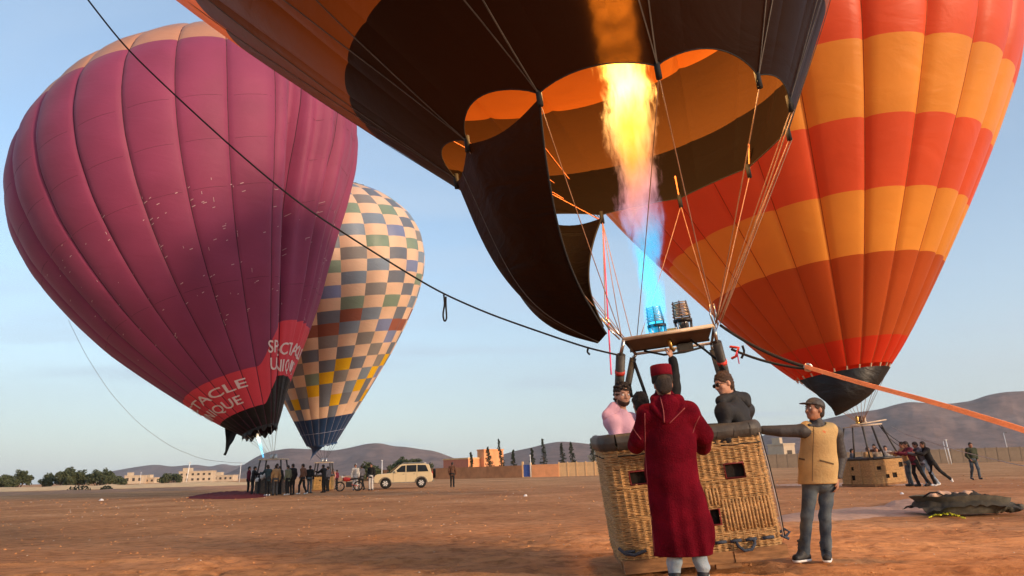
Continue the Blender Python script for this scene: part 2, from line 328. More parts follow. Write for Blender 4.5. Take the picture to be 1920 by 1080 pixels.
struct(MB().grid(np.stack([GX, GY, GZ], -1).transpose(1, 0, 2)).build('ground', m, smooth=True), 'flat red earth field')
# stones and clods
def pebble(mb, c, s, k):
    r = np.random.default_rng(k); v = []
    base = [(1, 0, 0), (.3, .9, 0), (-.8, .6, 0), (-.8, -.6, 0), (.3, -.9, 0), (.5, .1, .7), (-.4, .3, .65), (-.2, -.4, .6)]
    for q in base: v.append(np.array(c) + np.array(q) * s * r.uniform(.7, 1.25, 3))
    mb.add(v, [(0, 1, 5), (1, 6, 5), (1, 2, 6), (2, 3, 7), (2, 7, 6), (3, 4, 7), (4, 0, 5), (4, 5, 7), (5, 6, 7)])
for nm, col, cnt, smin, smax in (('earth_clods', m, 3000, .004, .016), ('pale_stones', mat('pale_stone', (.50, .38, .28), .9), 700, .004, .012)):
    if not cnt: continue
    mb = MB()
    for k in range(cnt):
        y = 5 + 45 * rng.random() ** 2.2; x = rng.uniform(-1.1, 1.1) * y
        s = rng.uniform(smin, smax) * (1 + y / 14); mb_c = (x, y, float(gheight(x, y)) - .002)
        pebble(mb, mb_c, s, k)
    tag(mb.build(nm, col), kind='stuff')
# mountains
mt, t, b = new_mat('bare_mountain_rock'); tcn = t.nodes.new('ShaderNodeTexCoord'); O_ = tcn.outputs['Object']
c = ramp(t, tnoise(t, O_, .004, 8, .65), [(.35, (.14, .085, .068)), (.5, (.21, .13, .105)), (.68, (.31, .20, .155))])
c = mixc(t, .5, c, ramp(t, tnoise(t, O_, .02, 6, .7, (1, 1, 2)), [(.4, (.11, .07, .055)), (.6, (.27, .17, .13))]))
t.links.new(c, b.inputs['Base Color']); b.inputs['Roughness'].default_value = 1; b.inputs['Specular IOR Level'].default_value = 0
def ridge(name, D, line, depth, seed, label, amp=.16, back=.8):
    xs = np.arange(line[0][0], line[-1][0] + 1, 5.0); ys = np.interp(xs, [p[0] for p in line], [p[1] for p in line])
    k = np.ones(5) / 5; yp = np.pad(ys, 2, mode='edge'); ys = np.convolve(yp, k, 'valid')
    pts = np.array([at(x, y, D) for x, y in zip(xs, ys)])
    nr = 26; us = np.linspace(-1, back, nr); P = np.zeros((nr, len(xs), 3))
    for i, u in enumerate(us):
        q = pts.copy(); dirn = pts[:, :2] - CP[:2]; dirn /= np.linalg.norm(dirn, axis=1)[:, None]
        q[:, :2] += dirn * u * depth
        f = (1 - abs(u)) ** 1.25 if u < 0 else (1 - u * .95)
        n = fbm(q[:, 0] / depth * 5, q[:, 1] / depth * 5, seed, 5)
        gully = -np.abs(fbm(q[:, 0] / depth * 9, q[:, 1] / depth * 3, seed + 3, 4))
        q[:, 2] = pts[:, 2] * f * (1 + (amp * n * 3 + 2.2 * amp * gully) * min(1, abs(u) * 3)) - 6 * (abs(u) > .97)
        P[i] = q
    struct(MB().grid(P.transpose(0, 1, 2)).build(name, mt, smooth=True), label)
ridge('far_hills', 5200, [(60, 918), (120, 903), (165, 893), (200, 885), (250, 876), (285, 871), (300, 871), (320, 875), (345, 872), (375, 871), (395, 876), (415, 868), (440, 874), (470, 868), (520, 872), (600, 880), (700, 890)], 900, 11, 'low hazy hills on the left')
ridge('hills', 3400, [(380, 905), (430, 886), (450, 876), (480, 856), (505, 846), (540, 840), (590, 842), (620, 845), (640, 842), (660, 838), (690, 831), (715, 830), (735, 836), (760, 837), (790, 842), (815, 845), (860, 862), (920, 880)], 800, 17, 'mauve hills behind the parked car')
ridge('hill', 3200, [(820, 900), (880, 875), (930, 856), (965, 845), (1000, 838), (1020, 832), (1050, 827), (1080, 829), (1120, 834), (1160, 840), (1210, 848), (1280, 850), (1340, 845), (1400, 826), (1460, 812), (1520, 800)], 800, 23, 'rounded hill behind the cypress row')
ridge('mountain', 2600, [(1300, 862), (1380, 838), (1440, 812), (1500, 795), (1560, 782), (1600, 773), (1650, 766), (1680, 757), (1705, 752), (1740, 755), (1780, 756), (1820, 751), (1850, 740), (1880, 734), (1920, 732), (1990, 728), (2080, 745), (2200, 800)], 750, 31, 'long bare mountain behind the right basket')
# haze
def make_haze():
    mb = MB(); mb.box((0, 3000, 620), (15500, 13000, 1250)); o = None
    hz = bpy.data.materials.new('haze'); hz.use_nodes = True; hz.node_tree.nodes.clear()
    pv = hz.node_tree.nodes.new('ShaderNodeVolumePrincipled'); pv.inputs['Color'].default_value = (.86, .90, .98, 1); pv.inputs['Density'].default_value = HAZE; pv.inputs['Anisotropy'].default_value = .2
    oo = hz.node_tree.nodes.new('ShaderNodeOutputMaterial'); hz.node_tree.links.new(pv.outputs[0], oo.inputs['Volume'])
    return tag(mb.build('haze', hz), kind='stuff')
HAZE = 0.00008
if HAZE: make_haze()
# ------------------------------------------------------------------ walls, fence, buildings
M['plaster_orange'] = mat('orange_plaster', (.78, .34, .15), .95, var=.12, vscale=.8, bump=.1)
M['plaster_shade'] = mat('shaded_plaster', (.55, .19, .11), .95, var=.1, vscale=.8, bump=.1)  # darker red puts the shade of the villa's left face into the colour
M['mud'] = mat('mud_wall', (.50, .22, .095), .95, var=.2, vscale=.7, bump=.2, bscale=5)
M['concrete_warm'] = mat('warm_concrete_panel', (.74, .46, .22), .9, var=.12, vscale=.9, bump=.1)
M['concrete'] = mat('grey_brown_concrete_panel', (.25, .18, .12), .9, var=.18, vscale=.6, bump=.1)
M['blue_paint'] = mat('blue_paint', (.05, .10, .34), .6)
M['pale_wall'] = mat('pale_wall', (.55, .43, .30), .9, var=.1, vscale=.5)
M['dark_opening'] = mat('window_opening', (.06, .045, .035), .7)
def wall_line(pts):  # world pts on ground from (px, depth)
    return [np.array([*(at(x, hor(x), d)[:2]), 0.0]) for x, d in pts]
def strip_wall(root, name, a, b, n, h, thick, mtl, post=None, gap=.03, base=-.1, jitter=.0, postm=None):
    a = np.array(a); b = np.array(b); L = np.linalg.norm(b - a); X = (b - a) / L; Y = np.cross([0, 0, 1.], X); me = None
    mb = MB(); w = L / n - gap; mb.box((0, 0, (h + base) / 2 ), (w, thick, h - base), X, Y); proto = None
    for i in range(n):
        c = a + X * (i + .5) * L / n
        if proto is None: o = mb.build(name, mtl, root, off=(0, 0, 0)); proto = o
        else: o = proto.copy(); COL.objects.link(o)
        o.parent = root; o.location = tuple(c - root_loc(root) + np.array([0, 0, jitter * rng.uniform(-1, 1)]))
    if post:
        mp_ = MB(); mp_.box((0, 0, (h + .12 + base) / 2), (post, thick * 1.8, h + .12 - base), X, Y); pr = None
        for i in range(n + 1):
            c = a + X * i * L / n
            if pr is None: o = mp_.build('post', postm or mtl, root, off=(0, 0, 0)); pr = o
            else: o = pr.copy(); COL.objects.link(o)
            o.parent = root; o.location = tuple(c - root_loc(root))
P = wall_line([(690, 128), (980, 108), (996, 107.5), (1048, 106), (1240, 101)])
r_ = thing('earth_wall', 'low orange mud wall running from behind the parked car to the blue gate', 'wall', P[0]); strip_wall(r_, 'wall_section', P[0], P[1], 5, 1.75, .4, M['mud'], gap=0)
r_ = thing('gate', 'blue metal gate between two narrow pillars in the orange wall', 'gate', P[1])
Xg = (P[2] - P[1]) / np.linalg.norm(P[2] - P[1]); Lg = np.linalg.norm(P[2] - P[1])
for k in (0, 1):
    MB().box(P[1] + Xg * (Lg * (.30 + .42 * k)) + [0, 0, .95], (Lg * .40, .08, 1.75), Xg, np.cross([0, 0, 1.], Xg)).build('door_leaf', M['blue_paint'], r_)
for f_, h_ in ((0.02, 2.3), (.97, 2.1)):
    MB().box(P[1] + Xg * Lg * f_ + [0, 0, h_ / 2], (.22, .3, h_), Xg, np.cross([0, 0, 1.], Xg)).build('pillar', M['concrete_warm'], r_)
r_ = thing('plaster_wall', 'smooth orange plaster wall right of the blue gate', 'wall', P[2]); strip_wall(r_, 'wall_section', P[2] + Xg * .15, P[3], 2, 1.8, .3, M['plaster_orange'], gap=0)
r_ = thing('panel_wall', 'pale yellow panel wall with posts left of the near basket', 'wall', P[3]); strip_wall(r_, 'wall_panel', P[3], P[4], 11, 1.95, .12, M['concrete_warm'], post=.12)
Q = wall_line([(1380, 150), (2050, 138)])
r_ = thing('panel_fence', 'long grey brown concrete panel fence below the mountain', 'fence', Q[0]); strip_wall(r_, 'fence_panel', Q[0], Q[1], 32, 2.75, .12, M['concrete'], post=.16, jitter=.04)
def corner_block(root, name, px, dep, z0, z1, wl, wr, yaw, mtl):
    """block whose nearest upright edge stands at pixel column px; wl / wr are the lengths of the left and right faces"""
    c = at(px, hor(px), dep); c[2] = 0
    X = np.array([math.cos(yaw), math.sin(yaw), 0]); Y = np.array([-math.sin(yaw), math.cos(yaw), 0])
    mb = MB(); mb.box(c + X * wr / 2 + Y * wl / 2 + [0, 0, (z0 + z1) / 2], (wr, wl, z1 - z0), X, Y)
    return mb.build(name, mtl, root), c, X, Y
r_ = thing('villa', 'orange block building with a tower above the mud wall', 'building', at(878, hor(878), 150) * [1, 1, 0])
_, c, X, Y = corner_block(r_, 'wall', 878, 150, -.2, 3.65, 9.3, 9.5, R(40), M['plaster_shade'])
MB().box(c + X * 4.75 + Y * 4.65 + [0, 0, 3.80], (9.7, 9.5, .3), X, Y).build('parapet', M['concrete_warm'], r_)
_, c2, _, _ = corner_block(r_, 'tower', 908, 151, -.2, 5.4, 2.7, 5, R(35), M['plaster_orange'])
MB().box(c2 + np.array([math.cos(R(35)), math.sin(R(35)), 0]) * 2.5 + np.array([-math.sin(R(35)), math.cos(R(35)), 0]) * 1.35 + [0, 0, 5.5], (5.2, 2.9, .25), (math.cos(R(35)), math.sin(R(35)), 0), (-math.sin(R(35)), math.cos(R(35)), 0)).build('roof', M['plaster_orange'], r_)
MB().box(c + X * 4.7 - Y * .03 + [0, 0, 2.1], (9.4, .05, 3.3), X, Y).build('sunlit_side_wall', M['plaster_orange'], r_)  # brighter slab over the right face, sunlight put into its colour
def pale_house(px, dep, w, h, yaw, label, mtl, nwin=5, storeys=1):
    base = at(px, hor(px), dep) * [1, 1, 0]; r_ = thing('house', label, 'house', base)
    X = np.array([math.cos(yaw), math.sin(yaw), 0]); Y = np.array([-math.sin(yaw), math.cos(yaw), 0])
    MB().box(base + Y * 3 + [0, 0, h / 2 - .1], (w, 6, h + .2), X, Y).build('wall', mtl, r_)
    MB().box(base + Y * 3 + [0, 0, h + .2], (w + .3, 6.3, .35), X, Y).build('roof', mtl, r_)
    MB().box(base + Y * 3 - X * w * .3 + [0, 0, h + 1], (w * .25, 3, 1.4), X, Y).build('roof_room', mtl, r_)
    for s_ in range(storeys):
        for k in range(nwin):
            MB().box(base + X * (w * ((k + .5) / nwin - .5)) - Y * .02 + [0, 0, h * (s_ + .55) / storeys], (w / nwin * .4, .12, h / storeys * .42), X, Y).build('window', M['dark_opening'], r_)
    return r_
pale_house(250, 330, 8, 3.4, R(10), 'small pale house right of the last tree clump on the left', M['pale_wall'], 3)
pale_house(280, 336, 5, 2.2, R(-5), 'tiny cream hut between the small pale house and the round bush', M['pale_wall'], 2)
pale_house(366, 300, 13.5, 4.2, R(8), 'cream two-storey house behind the leaning white pole', M['pale_wall'], 6, 2)
pale_house(418, 320, 9, 2.3, R(0), 'low cream outbuilding left of the crowded purple balloon basket', M['pale_wall'], 4)
pale_house(1483, 160, 2.9, 4.9, R(15), 'small cream house behind the fence beside the man in the vest', M['pale_wall'], 1)
pale_house(1135, 125, 2.6, 3.0, R(10), 'white hut behind the panel wall at the near basket edge', M['pale_wall'], 1)
# earth bank on the left
for nm_, (x0, x1, dep, h, lab, mm) in {'earth_bank': (-60, 560, 120, .62, 'pale earth bank below the trees on the left', M['concrete_warm']), 'dirt_ridge': (-80, 700, 75, .30, 'dark low ridge of earth on the left', M['mud'])}.items():
    xs = np.arange(x0, x1, 8.); P_ = []
    for u, zf in ((-1, -.15), (-.5, .55), (0, 1), (.6, .9), (1.5, -.1)):
        row = []
        for x in xs:
            q = at(x, hor(x), dep + u * 5)[:2]; fade = min(1, (x1 - x) / 150)
            row.append([q[0], q[1], (h * zf * (.75 + .6 * float(fbm(np.array(x / 30.), np.array(u * .5 + 3), 8, 3) + .3))) * max(0, fade) + .02 - .12 * (1 - fade)])
        P_.append(row)
    struct(MB().grid(np.array(P_)).build(nm_, mm, smooth=True), lab)
def pole(px, dep, h, lean, label, r=.06, lamp=False, mtl='white'):
    base = at(px, hor(px), dep) * [1, 1, 0]; r_ = thing('street_lamp' if lamp else 'utility_pole', label, 'lamp post' if lamp else 'pole', base)
    top = base + np.array([lean, 0, h]); MB().tube([base, (base + top) / 2, top], [r, r * .85, r * .7], 8).build('shaft', M[mtl], r_, True)
    if lamp: MB().tube([top, top + [.25, 0, .08]], r * .5, 6).build('arm', M[mtl], r_, True); MB().box(top + [.45, 0, .08], (.5, .25, .12)).build('lamp_head', M['steel_dark'], r_)
    else: MB().box(top, (r * 3, r * 3, .12)).build('cap', M[mtl], r_)
pole(349, 130, 4.1, .45, 'leaning white pole in front of the cream two-storey house', .1)
pole(263, 260, 4.2, 0, 'thin pale pole beside the small pale house', .09)
pole(449, 210, 5.2, .2, 'pale pole just left of the purple balloon basket', .11)
pole(667, 120, 2.8, 0, 'short white pole left of the bush behind the parked car', .07)
pole(716, 110, 3.1, 0, 'white pole between the two bushes behind the parked car', .08)
pole(995, 104, 3.1, 0, 'white post just right of the blue gate', .07)
pole(1782, 120, 4.0, -.25, 'taller white pole of the pair in front of the panel fence', .1)
pole(1777, 122, 3.8, -.3, 'street lamp of the white pair in front of the panel fence', .06, True)
pole(1893, 150, 5.8, -.35, 'street lamp behind the panel fence at the right edge', .07, True)
# ------------------------------------------------------------------ vegetation
M['leaf'] = mat('olive_leaf', (.045, .062, .028), .8, col2=(.11, .12, .055), vscale=1.2, bump=0)
M['leaf_dark'] = mat('dark_conifer_leaf', (.022, .030, .018), .85, col2=(.05, .06, .032), vscale=2, bump=0)
M['bark'] = mat('bark', (.10, .065, .045), .95)
def leaves(mb, c, rad, n, size, seed):
    r = np.random.default_rng(seed); c = np.asarray(c)
    for k in range(n):
        d = r.normal(0, 1, 3); d /= np.linalg.norm(d); q = c + d * np.asarray(rad) * r.uniform(.45, 1.0) ** .6
        a = r.normal(0, 1, 3); a /= np.linalg.norm(a); b_ = np.cross(a, r.normal(0, 1, 3)); b_ /= np.linalg.norm(b_); s = size * r.uniform(.6, 1.3)
        mb.add([q - a * s, q + b_ * s * .6, q + a * s, q - b_ * s * .6], [(0, 1, 2, 3)])
def bush_tree(px, dep, w, h, label, seed, group=None, dens=1.0, mtl='leaf', low=.3):
    base = at(px, hor(px), dep) * [1, 1, 0]; r_ = thing('tree', label, 'tree', base, group=group); r = np.random.default_rng(seed)
    tb = MB(); cb = MB(); n = max(5, int(w * 2.2))
    for k in range(n):
        x = (k + .5) / n - .5 + r.uniform(-.06, .06); hh = h * (1 - 1.1 * abs(x) ** 1.6) * r.uniform(.72, 1.0); top = base + [x * w, r.uniform(-.5, .5) * min(w, 3), hh * .72]
        tb.tube([base + [x * w * .35, 0, -.1], base + [x * w * .6, 0, hh * .35], top], [.13, .08, .03], 6)
        for j in range(6):
            z = hh * (low + (1 - low) * r.random() ** .8 * .92); leaves(cb, base + [x * w + r.uniform(-.5, .5), top[1] - base[1] + r.uniform(-.6, .6), z], (.62 * r.uniform(.7, 1.3), .7, .55 * r.uniform(.7, 1.4)), int(70 * dens), .20, seed * 31 + k * 7 + j)
    tb.build('trunk', M['bark'], r_); cb.build('crown', M[mtl], r_)
bush_tree(5, 170, 5, 3.6, 'dark round tree cut by the left edge of the picture', 1)
bush_tree(30, 172, 5.5, 4.9, 'first bushy tree from the left, darker and dense', 2)
bush_tree(90, 172, 3.6, 4.0, 'small olive tree left of the pointed dark tree', 3)
bush_tree(120, 168, 4.6, 5.2, 'tallest pointed tree in the left clump', 4)
bush_tree(148, 170, 4.2, 4.6, 'broad tree right of the pointed one in the left clump', 5)
bush_tree(188, 168, 5.6, 4.3, 'greyish loose bush right of the left clump', 6, dens=.8)
bush_tree(219, 172, 2.8, 2.4, 'small shrub beside the small pale house', 7, dens=.8)
bush_tree(322, 200, 5.6, 3.2, 'round green bush left of the cream two-storey house', 8)
bush_tree(688, 118, 3.3, 3.0, 'round bush behind the people left of the parked car', 9)
bush_tree(768, 125, 7.2, 4.0, 'wide dark green trees behind the parked car roof', 10)
for px, dep, w, h, lab in ((150, 88, 1.3, .75, 'dark mound of scrub on the left earth ridge'), (201, 92, .7, .6, 'small dark scrub right of the larger mound'), (258, 130, .6, .5, 'tiny dark scrub on the earth bank')):
    base = at(px, hor(px), dep) * [1, 1, 0]; r_ = thing('shrub', lab, 'shrub', base); mb = MB(); leaves(mb, base + [0, 0, h * .4], (w, w, h * .6), 260, .12, int(px)); mb.build('foliage', M['leaf_dark'], r_)
    MB().tube([base, base + [0, 0, h * .6]], .04, 5).build('stem', M['bark'], r_)
def conifer(px, dep, h, w, label, seed, bent=0):
    base = at(px, hor(px), dep) * [1, 1, 0]; r_ = thing('cypress_tree', label, 'tree', base, group='sparse conifers behind the wall'); r = np.random.default_rng(seed)
    def ax(f): return base + np.array([bent * f * f + .05 * math.sin(f * 9 + seed), 0, h * f])
    MB().tube([ax(f) for f in np.linspace(0, 1, 9)], np.linspace(.11, .025, 9), 6).build('trunk', M['bark'], r_)
    mb = MB()
    for k in range(46):
        f = .22 + .78 * (k / 46) ** .9; c = ax(f); L = w * (1 - f) ** .8 * r.uniform(.45, 1.1) + .10; th = r.uniform(0, 6.28); d = np.array([math.cos(th), math.sin(th), 0])
        tip = c + d * L + [0, 0, -.05 * L + .12]
        mb.tube([c, (c + tip) / 2 + [0, 0, .05], tip], [.03, .02, .008], 4)
        leaves(mb, c + d * L * .55, (L * .5 + .06, L * .5 + .06, .12), 16, .11, seed * 99 + k)
    mb.build('crown', M['leaf_dark'], r_)
for i, (px, h, w, b_, lab) in enumerate(((885, 4.1, .5, -.15, 'short thin conifer in front of the low part of the villa'), (917, 4.9, 1.1, -.1, 'bushy-footed conifer in front of the orange tower'), (941, 6.1, .7, -.45, 'tall bent conifer at the right edge of the orange tower'), (963, 4.3, .7, 0, 'medium conifer right of the orange tower'), (1001, 4.5, .8, -.3, 'leaning conifer above the blue gate'), (1021, 6.0, .9, -.2, 'tallest straight conifer over the plaster wall'), (1056, 5.2, 1.0, -.1, 'left one of two even conifers above the panel wall'), (1074, 5.3, .9, -.1, 'right one of two even conifers above the panel wall'), (1114, 5.8, .9, -.25, 'last conifer before the near basket'))):
    conifer(px, 116, h, w, lab, i + 40, b_)
# ------------------------------------------------------------------ balloons
def smooth_tab(t, f, k=9, n=401):
    T = np.linspace(0, 1, n); y = np.interp(T, t, f); y2 = np.concatenate([2 * y[0] - y[1:k + 1][::-1], y, -y[-k - 1:-1][::-1] * 1.0])
    y3 = np.convolve(y2, np.ones(2 * k + 1) / (2 * k + 1), 'valid'); y3[-1] = 0; return T, y3
T0 = np.array([0, .1, .2, .3, .4, .5, .6, .68, .76, .84, .92, .97, 1]); F0 = np.array([0, .30, .46, .61, .75, .88, .97, 1, .98, .88, .66, .4, 0])
class Env:
    def __init__(s, p, dep, ngore, th0, bulge=.16, angmod=None):
        s.p = p; s.M = at(p[0], p[1], dep); s.R, s.L = p[5], p[6]; s.ng = ngore; s.th0 = th0; s.bulge = bulge; s.am = angmod
        n = np.array([p[2], p[3], 1.]); s.n = n / np.linalg.norm(n); a = np.cross(s.n, [0, 1, 0]); s.a = a / np.linalg.norm(a); s.b = np.cross(s.n, s.a)
        t = np.linspace(0, 1, 401); m0 = p[4] / s.R; f = np.interp(t ** p[7], T0, F0); f = np.where(t ** p[7] < .3, m0 + (.61 - m0) * (t ** p[7] / .3), f)
        s.T, s.F = smooth_tab(t, f ** p[9])
    def S(s, g, t, off=0.0):
        """g: gore coordinate (integer = seam), t: 0 mouth .. 1 crown"""
        g, t = np.broadcast_arrays(np.asarray(g, float), np.asarray(t, float)); th = s.th0 + g * 2 * math.pi / s.ng
        r = np.interp(t, s.T, s.F) * s.R
        wv = 2 * math.pi * r / s.ng; fr = g - np.floor(g)
        dr = s.bulge * wv * np.sqrt(np.clip(4 * fr * (1 - fr), 0, 1)) + off
        if s.am is not None: dr = dr + s.am(th, t, r, s)
        r = r + dr; p = s.p
        c = s.M + (t * s.L)[..., None] * s.n + (t * t * s.L * p[8])[..., None] * np.array([1, 0, 0]) + (np.sin(np.pi * t) * s.L * p[10])[..., None] * np.array([1, 0, 0])
        return c + r[..., None] * (np.cos(th)[..., None] * s.a + np.sin(th)[..., None] * s.b)
def build_env(root, S, ngore, edges, colour, warp=None, nu=6, nv=5, name='fabric_panel', limit=300, visible=None, groups=None, centre=None):
    """every gore and band its own panel; S(g, t)"""
    jobs = [(i, j) for i in range(ngore) for j in range(len(edges) - 1)]
    if len(jobs) > limit:
        sc_ = []
        for i, j in jobs:
            c = S(i + .5, (edges[j] + edges[j + 1]) / 2); q = S(i + .5, (edges[j] + edges[j + 1]) / 2, 1.0) - c; sc_.append(-(q @ (c - CP)) / np.linalg.norm(c - CP))
        order = np.argsort(sc_)[::-1]; near = set(order[:limit].tolist())
    else: near = set(range(len(jobs)))
    rest = MB(); rm = []
    for k, (i, j) in enumerate(jobs):
        u = np.linspace(0, 1, nu + 1); u = .5 - .5 * np.cos(u * math.pi) * (.35) - .5 * (1 - 2 * u) * .65
        v = np.linspace(edges[j], edges[j + 1], nv + 1)
        G_, T_ = np.meshgrid(i + np.clip(u, 1e-6, 1 - 1e-6), v, indexing='ij')
        if warp is not None: T_ = warp(G_, T_)
        m_ = colour(i, j)
        if k in near:
            MB().grid(S(G_, T_)).build(name, m_, root, True)
        else:
            if m_ not in rm: rm.append(m_)
            rest.grid(S(G_, T_), rm.index(m_))
    if rest.n: tag(rest.build('far_side_fabric', rm, root, True), kind='stuff')
def tapes(root, S, ngore, mtl, width, t0=.0, t1=1.0, n=40, off=.012, warp=None):
    for i in range(ngore):
        t_ = np.linspace(t0, t1, n); p0 = S(i + .0, t_, off); pa = S(i + .02, t_, off) - S(i - .02, t_, off); pa /= np.linalg.norm(pa, axis=1)[:, None] + 1e-9
        MB().ribbon(p0, width, pa).build('load_tape', mtl, root)
def crown_ring(root, S, mtl, t=.985):
    MB().tube(S(np.linspace(0, 24, 49), np.full(49, t), .03), .06, 6, caps=False).build('crown_ring', mtl, root, True)
# --- orange striped balloon
oe = Env([1578.557, 697.865, -0.092, 0.046, 1.686, 9.38, 20.917, 0.909, -0.006, 1, 0], 27, 24, R(12), bulge=.12)
orange = thing('hot_air_balloon', 'red and golden orange striped balloon on the right, half cut off by the picture top', 'hot air balloon', oe.M)
oed = [0, .040, .158, .244, .338, .436, .53, .625, .72, .81, .89, .95, .985]
ocol = [B['scarlet'], B['rust'], B['yellow'], B['red'], B['yellow'], B['red'], B['yellow'], B['red'], B['yellow'], B['red'], B['yellow'], B['red']]
build_env(orange, oe.S, 24, oed, lambda i, j: ocol[j], nu=8, nv=6)
tapes(orange, oe.S, 24, M['seam_orange'], .022, 0, .98, 50)
crown_ring(orange, oe.S, M['tape_dark'])
# skirt below the orange mouth: black cloth drawn in under the mouth and hanging to one low point
mth_ring = oe.S(np.linspace(0, 24, 97), np.zeros(97)); cen = oe.M
sk = []
for v in np.linspace(0, 1, 12):
    row = []
    for k in range(0, 97, 2):
        th_ = k / 96 * 2 * math.pi; q = cen + (mth_ring[k] - cen) * .96 + [0, 0, -.12]
        front = max(0, math.sin(oe.th0 + th_)) ; drop = 1.7 * (v) * (0.0 + 1.0 * front ** .55) if front > 0 else 0
        tgt = np.array([cen[0] - .85 + (q[0] - cen[0]) * .16, cen[1] - .9, cen[2] - 1.68])
        w_ = v * (front ** .75)
        p_ = q * (1 - w_) + tgt * w_; p_ = p_ + np.array([0, -.25, -.15]) * math.sin(math.pi * w_)
        row.append(p_)
    sk.append(row)
MB().grid(np.array(sk)).build('wind_skirt', B['soot'], orange, True)
for k in range(24):
    MB().tube([oe.S(k, 0.0), oe.S(k, 0.0) * .5 + (cen + (oe.S(k, 0.0) - cen) * .96 + [0, 0, -.12]) * .5, cen + (oe.S(k, 0.0) - cen) * .96 + [0, 0, -.12]], .03, 5).build('skirt_tab', M['cream'], orange)
# --- chequered balloon
te = Env([603.194, 831.858, -0.106, -0.152, 1.145, 8.01, 22.574, 1.002, 0.105, 0.967, 0.065], 60, 24, R(4), bulge=.12)
cheq = thing('hot_air_balloon', 'patchwork chequered balloon in peach, slate and blue with navy foot', 'hot air balloon', te.M)
ted = [0, .10] + [.10 + .041 * k for k in range(1, 22)]
pal = ['c_slate', 'c_steel', 'c_grey', 'c_slate', 'c_green', 'c_blue', 'c_steel', 'c_slate']; r_pal = np.random.default_rng(5)
tcol = {}
for i in range(24):
    for j in range(22):
        if j == 0: k = None
        else:
            d = (j * 1 + i * 1) % 2; k = 'c_peach' if d == 0 else pal[r_pal.integers(len(pal))]
            if d and j >= 8: k = ['c_slate', 'c_steel', 'c_slate', 'c_green', 'c_blue', 'c_steel', 'c_green', 'c_grey'][(j + i // 2 * 3) % 8]
            if j == 4 + (i % 4 in (0, 3)) - 1 * (i % 4 in (1,)): k = 'c_yellow'
            if j <= 2: k = 'c_peach' if (i % 4 == 1 or (j == 1 and i % 4 in (0, 1, 2))) else ('c_yellow' if i % 4 == 3 and j == 2 else 'c_slate')
            if j == 8 and i % 5 < 2: k = 'c_brown'
            if j == 9 and i % 5 == 2: k = 'c_brown'
            if 4 < j < 7 and d: k = 'c_slate' if (i + j) % 3 else 'c_grey'
        tcol[i, j] = B['navy'] if k is None else B[k]
build_env(cheq, te.S, 24, ted, lambda i, j: tcol[i, j], nu=4, nv=3, name='fabric_panel')
for i in range(24):
    t_ = np.linspace(0, .1, 8); p0 = te.S(i, t_, .02); pa = te.S(i + .03, t_, .02) - te.S(i - .03, t_, .02); pa /= np.linalg.norm(pa, axis=1)[:, None]
    MB().ribbon(p0, .030, pa).build('white_tape', M['lilac_tape'], cheq)
MB().tube(te.S(np.linspace(0, 24, 73), np.full(73, .045), .03), .022, 5, caps=False).build('white_band', M['lilac_tape'], cheq, True)
crown_ring(cheq, te.S, M['tape_dark'], .955)
# navy scoop drooping to one side towards the basket
ring_ = te.S(np.linspace(0, 24, 49), np.zeros(49)); P_ = []
apex = at(580, 866, 59.5)
for v in np.linspace(0, 1, 10):
    row = []
    for k in range(49):
        side = .5 - .5 * math.cos((te.th0 + k / 48 * 2 * math.pi) - 0.0 + math.pi)  # 1 on the left side
        side = max(0.0, math.cos(te.th0 + k / 48 * 2 * math.pi)) ** .6
        q = ring_[k]; w_ = v * side; p_ = q * (1 - w_) + apex * w_ ; p_ = p_ + np.array([.35, 0, .25]) * math.sin(math.pi * w_) + np.array([.05 * v * (1 - side), 0, -.22 * v * (.7 + .3 * math.sin(k * 2.4))]) * (1 - side)
        row.append(p_)
    P_.append(row)
MB().grid(np.array(P_)).build('scoop', B['navy'], cheq, True)
# --- purple balloon
def pmod(th, t, r, s):
    d = np.degrees(th) % 360
    bmp = lambda c, w: np.exp(-((d - c) / w) ** 2)
    env = np.exp(-((t - .42) / .34) ** 2)
    z = -0.17 * r * bmp(150 - 4 * (t - .3), 4.2) * env                       # the deep fold between the two lobes
    z = z - 0.05 * r * bmp(160, 2.6) * env - 0.045 * r * bmp(169, 2.5) * env - .04 * r * bmp(178, 3) * env - .04 * r * bmp(188, 3) * env
    z = z - 0.19 * r * env / (1 + np.exp(-(d - 151 + 4 * (t - .3)) / .8)) * np.exp(-np.clip(d - 150, 0, None) / 11) + .035 * r * env * bmp(138, 9)
    z = z + 0.085 * r * bmp(176, 24) * np.exp(-((t - .62) / .22) ** 2)
    z = z - 0.22 * r * bmp(195, 40) * np.exp(-(t / .13) ** 2)
    z = z + .012 * r * np.sin(d * .9 + t * 9) * bmp(172, 25)
    return z
pe = Env([491.397, 805.652, -0.364, 0.039, 1.225, 11.16, 29.124, 0.908, 0.131, 1.0, -0.047], 46, 24, R(4), bulge=.10, angmod=pmod)
purple = thing('hot_air_balloon', 'large plum purple balloon on the left with a crimson lettered band near its mouth', 'hot air balloon', pe.M)
ped = [0, .036, .105, .18, .26, .34, .43, .52, .61, .69, .77, .88, .985]
pcol = [B['soot'], B['crimson']] + [B['purple']] * 8 + [B['peach'], B['peach']]
def pwarp(G_, T_):
    d = np.degrees(pe.th0 + G_ * 2 * math.pi / 24) % 360
    w_ = np.clip((d - 125) / 30, 0, 1); w_ = w_ * w_ * (3 - 2 * w_) * np.clip((250 - d) / 40, 0, 1)
    bmp = np.minimum(T_ / .06, 1) * np.clip(1 - (T_ - .105) / .6, 0, 1)
    return T_ + w_ * .085 * bmp
build_env(purple, pe.S, 24, ped, lambda i, j: pcol[j], warp=pwarp, nu=14, nv=6)
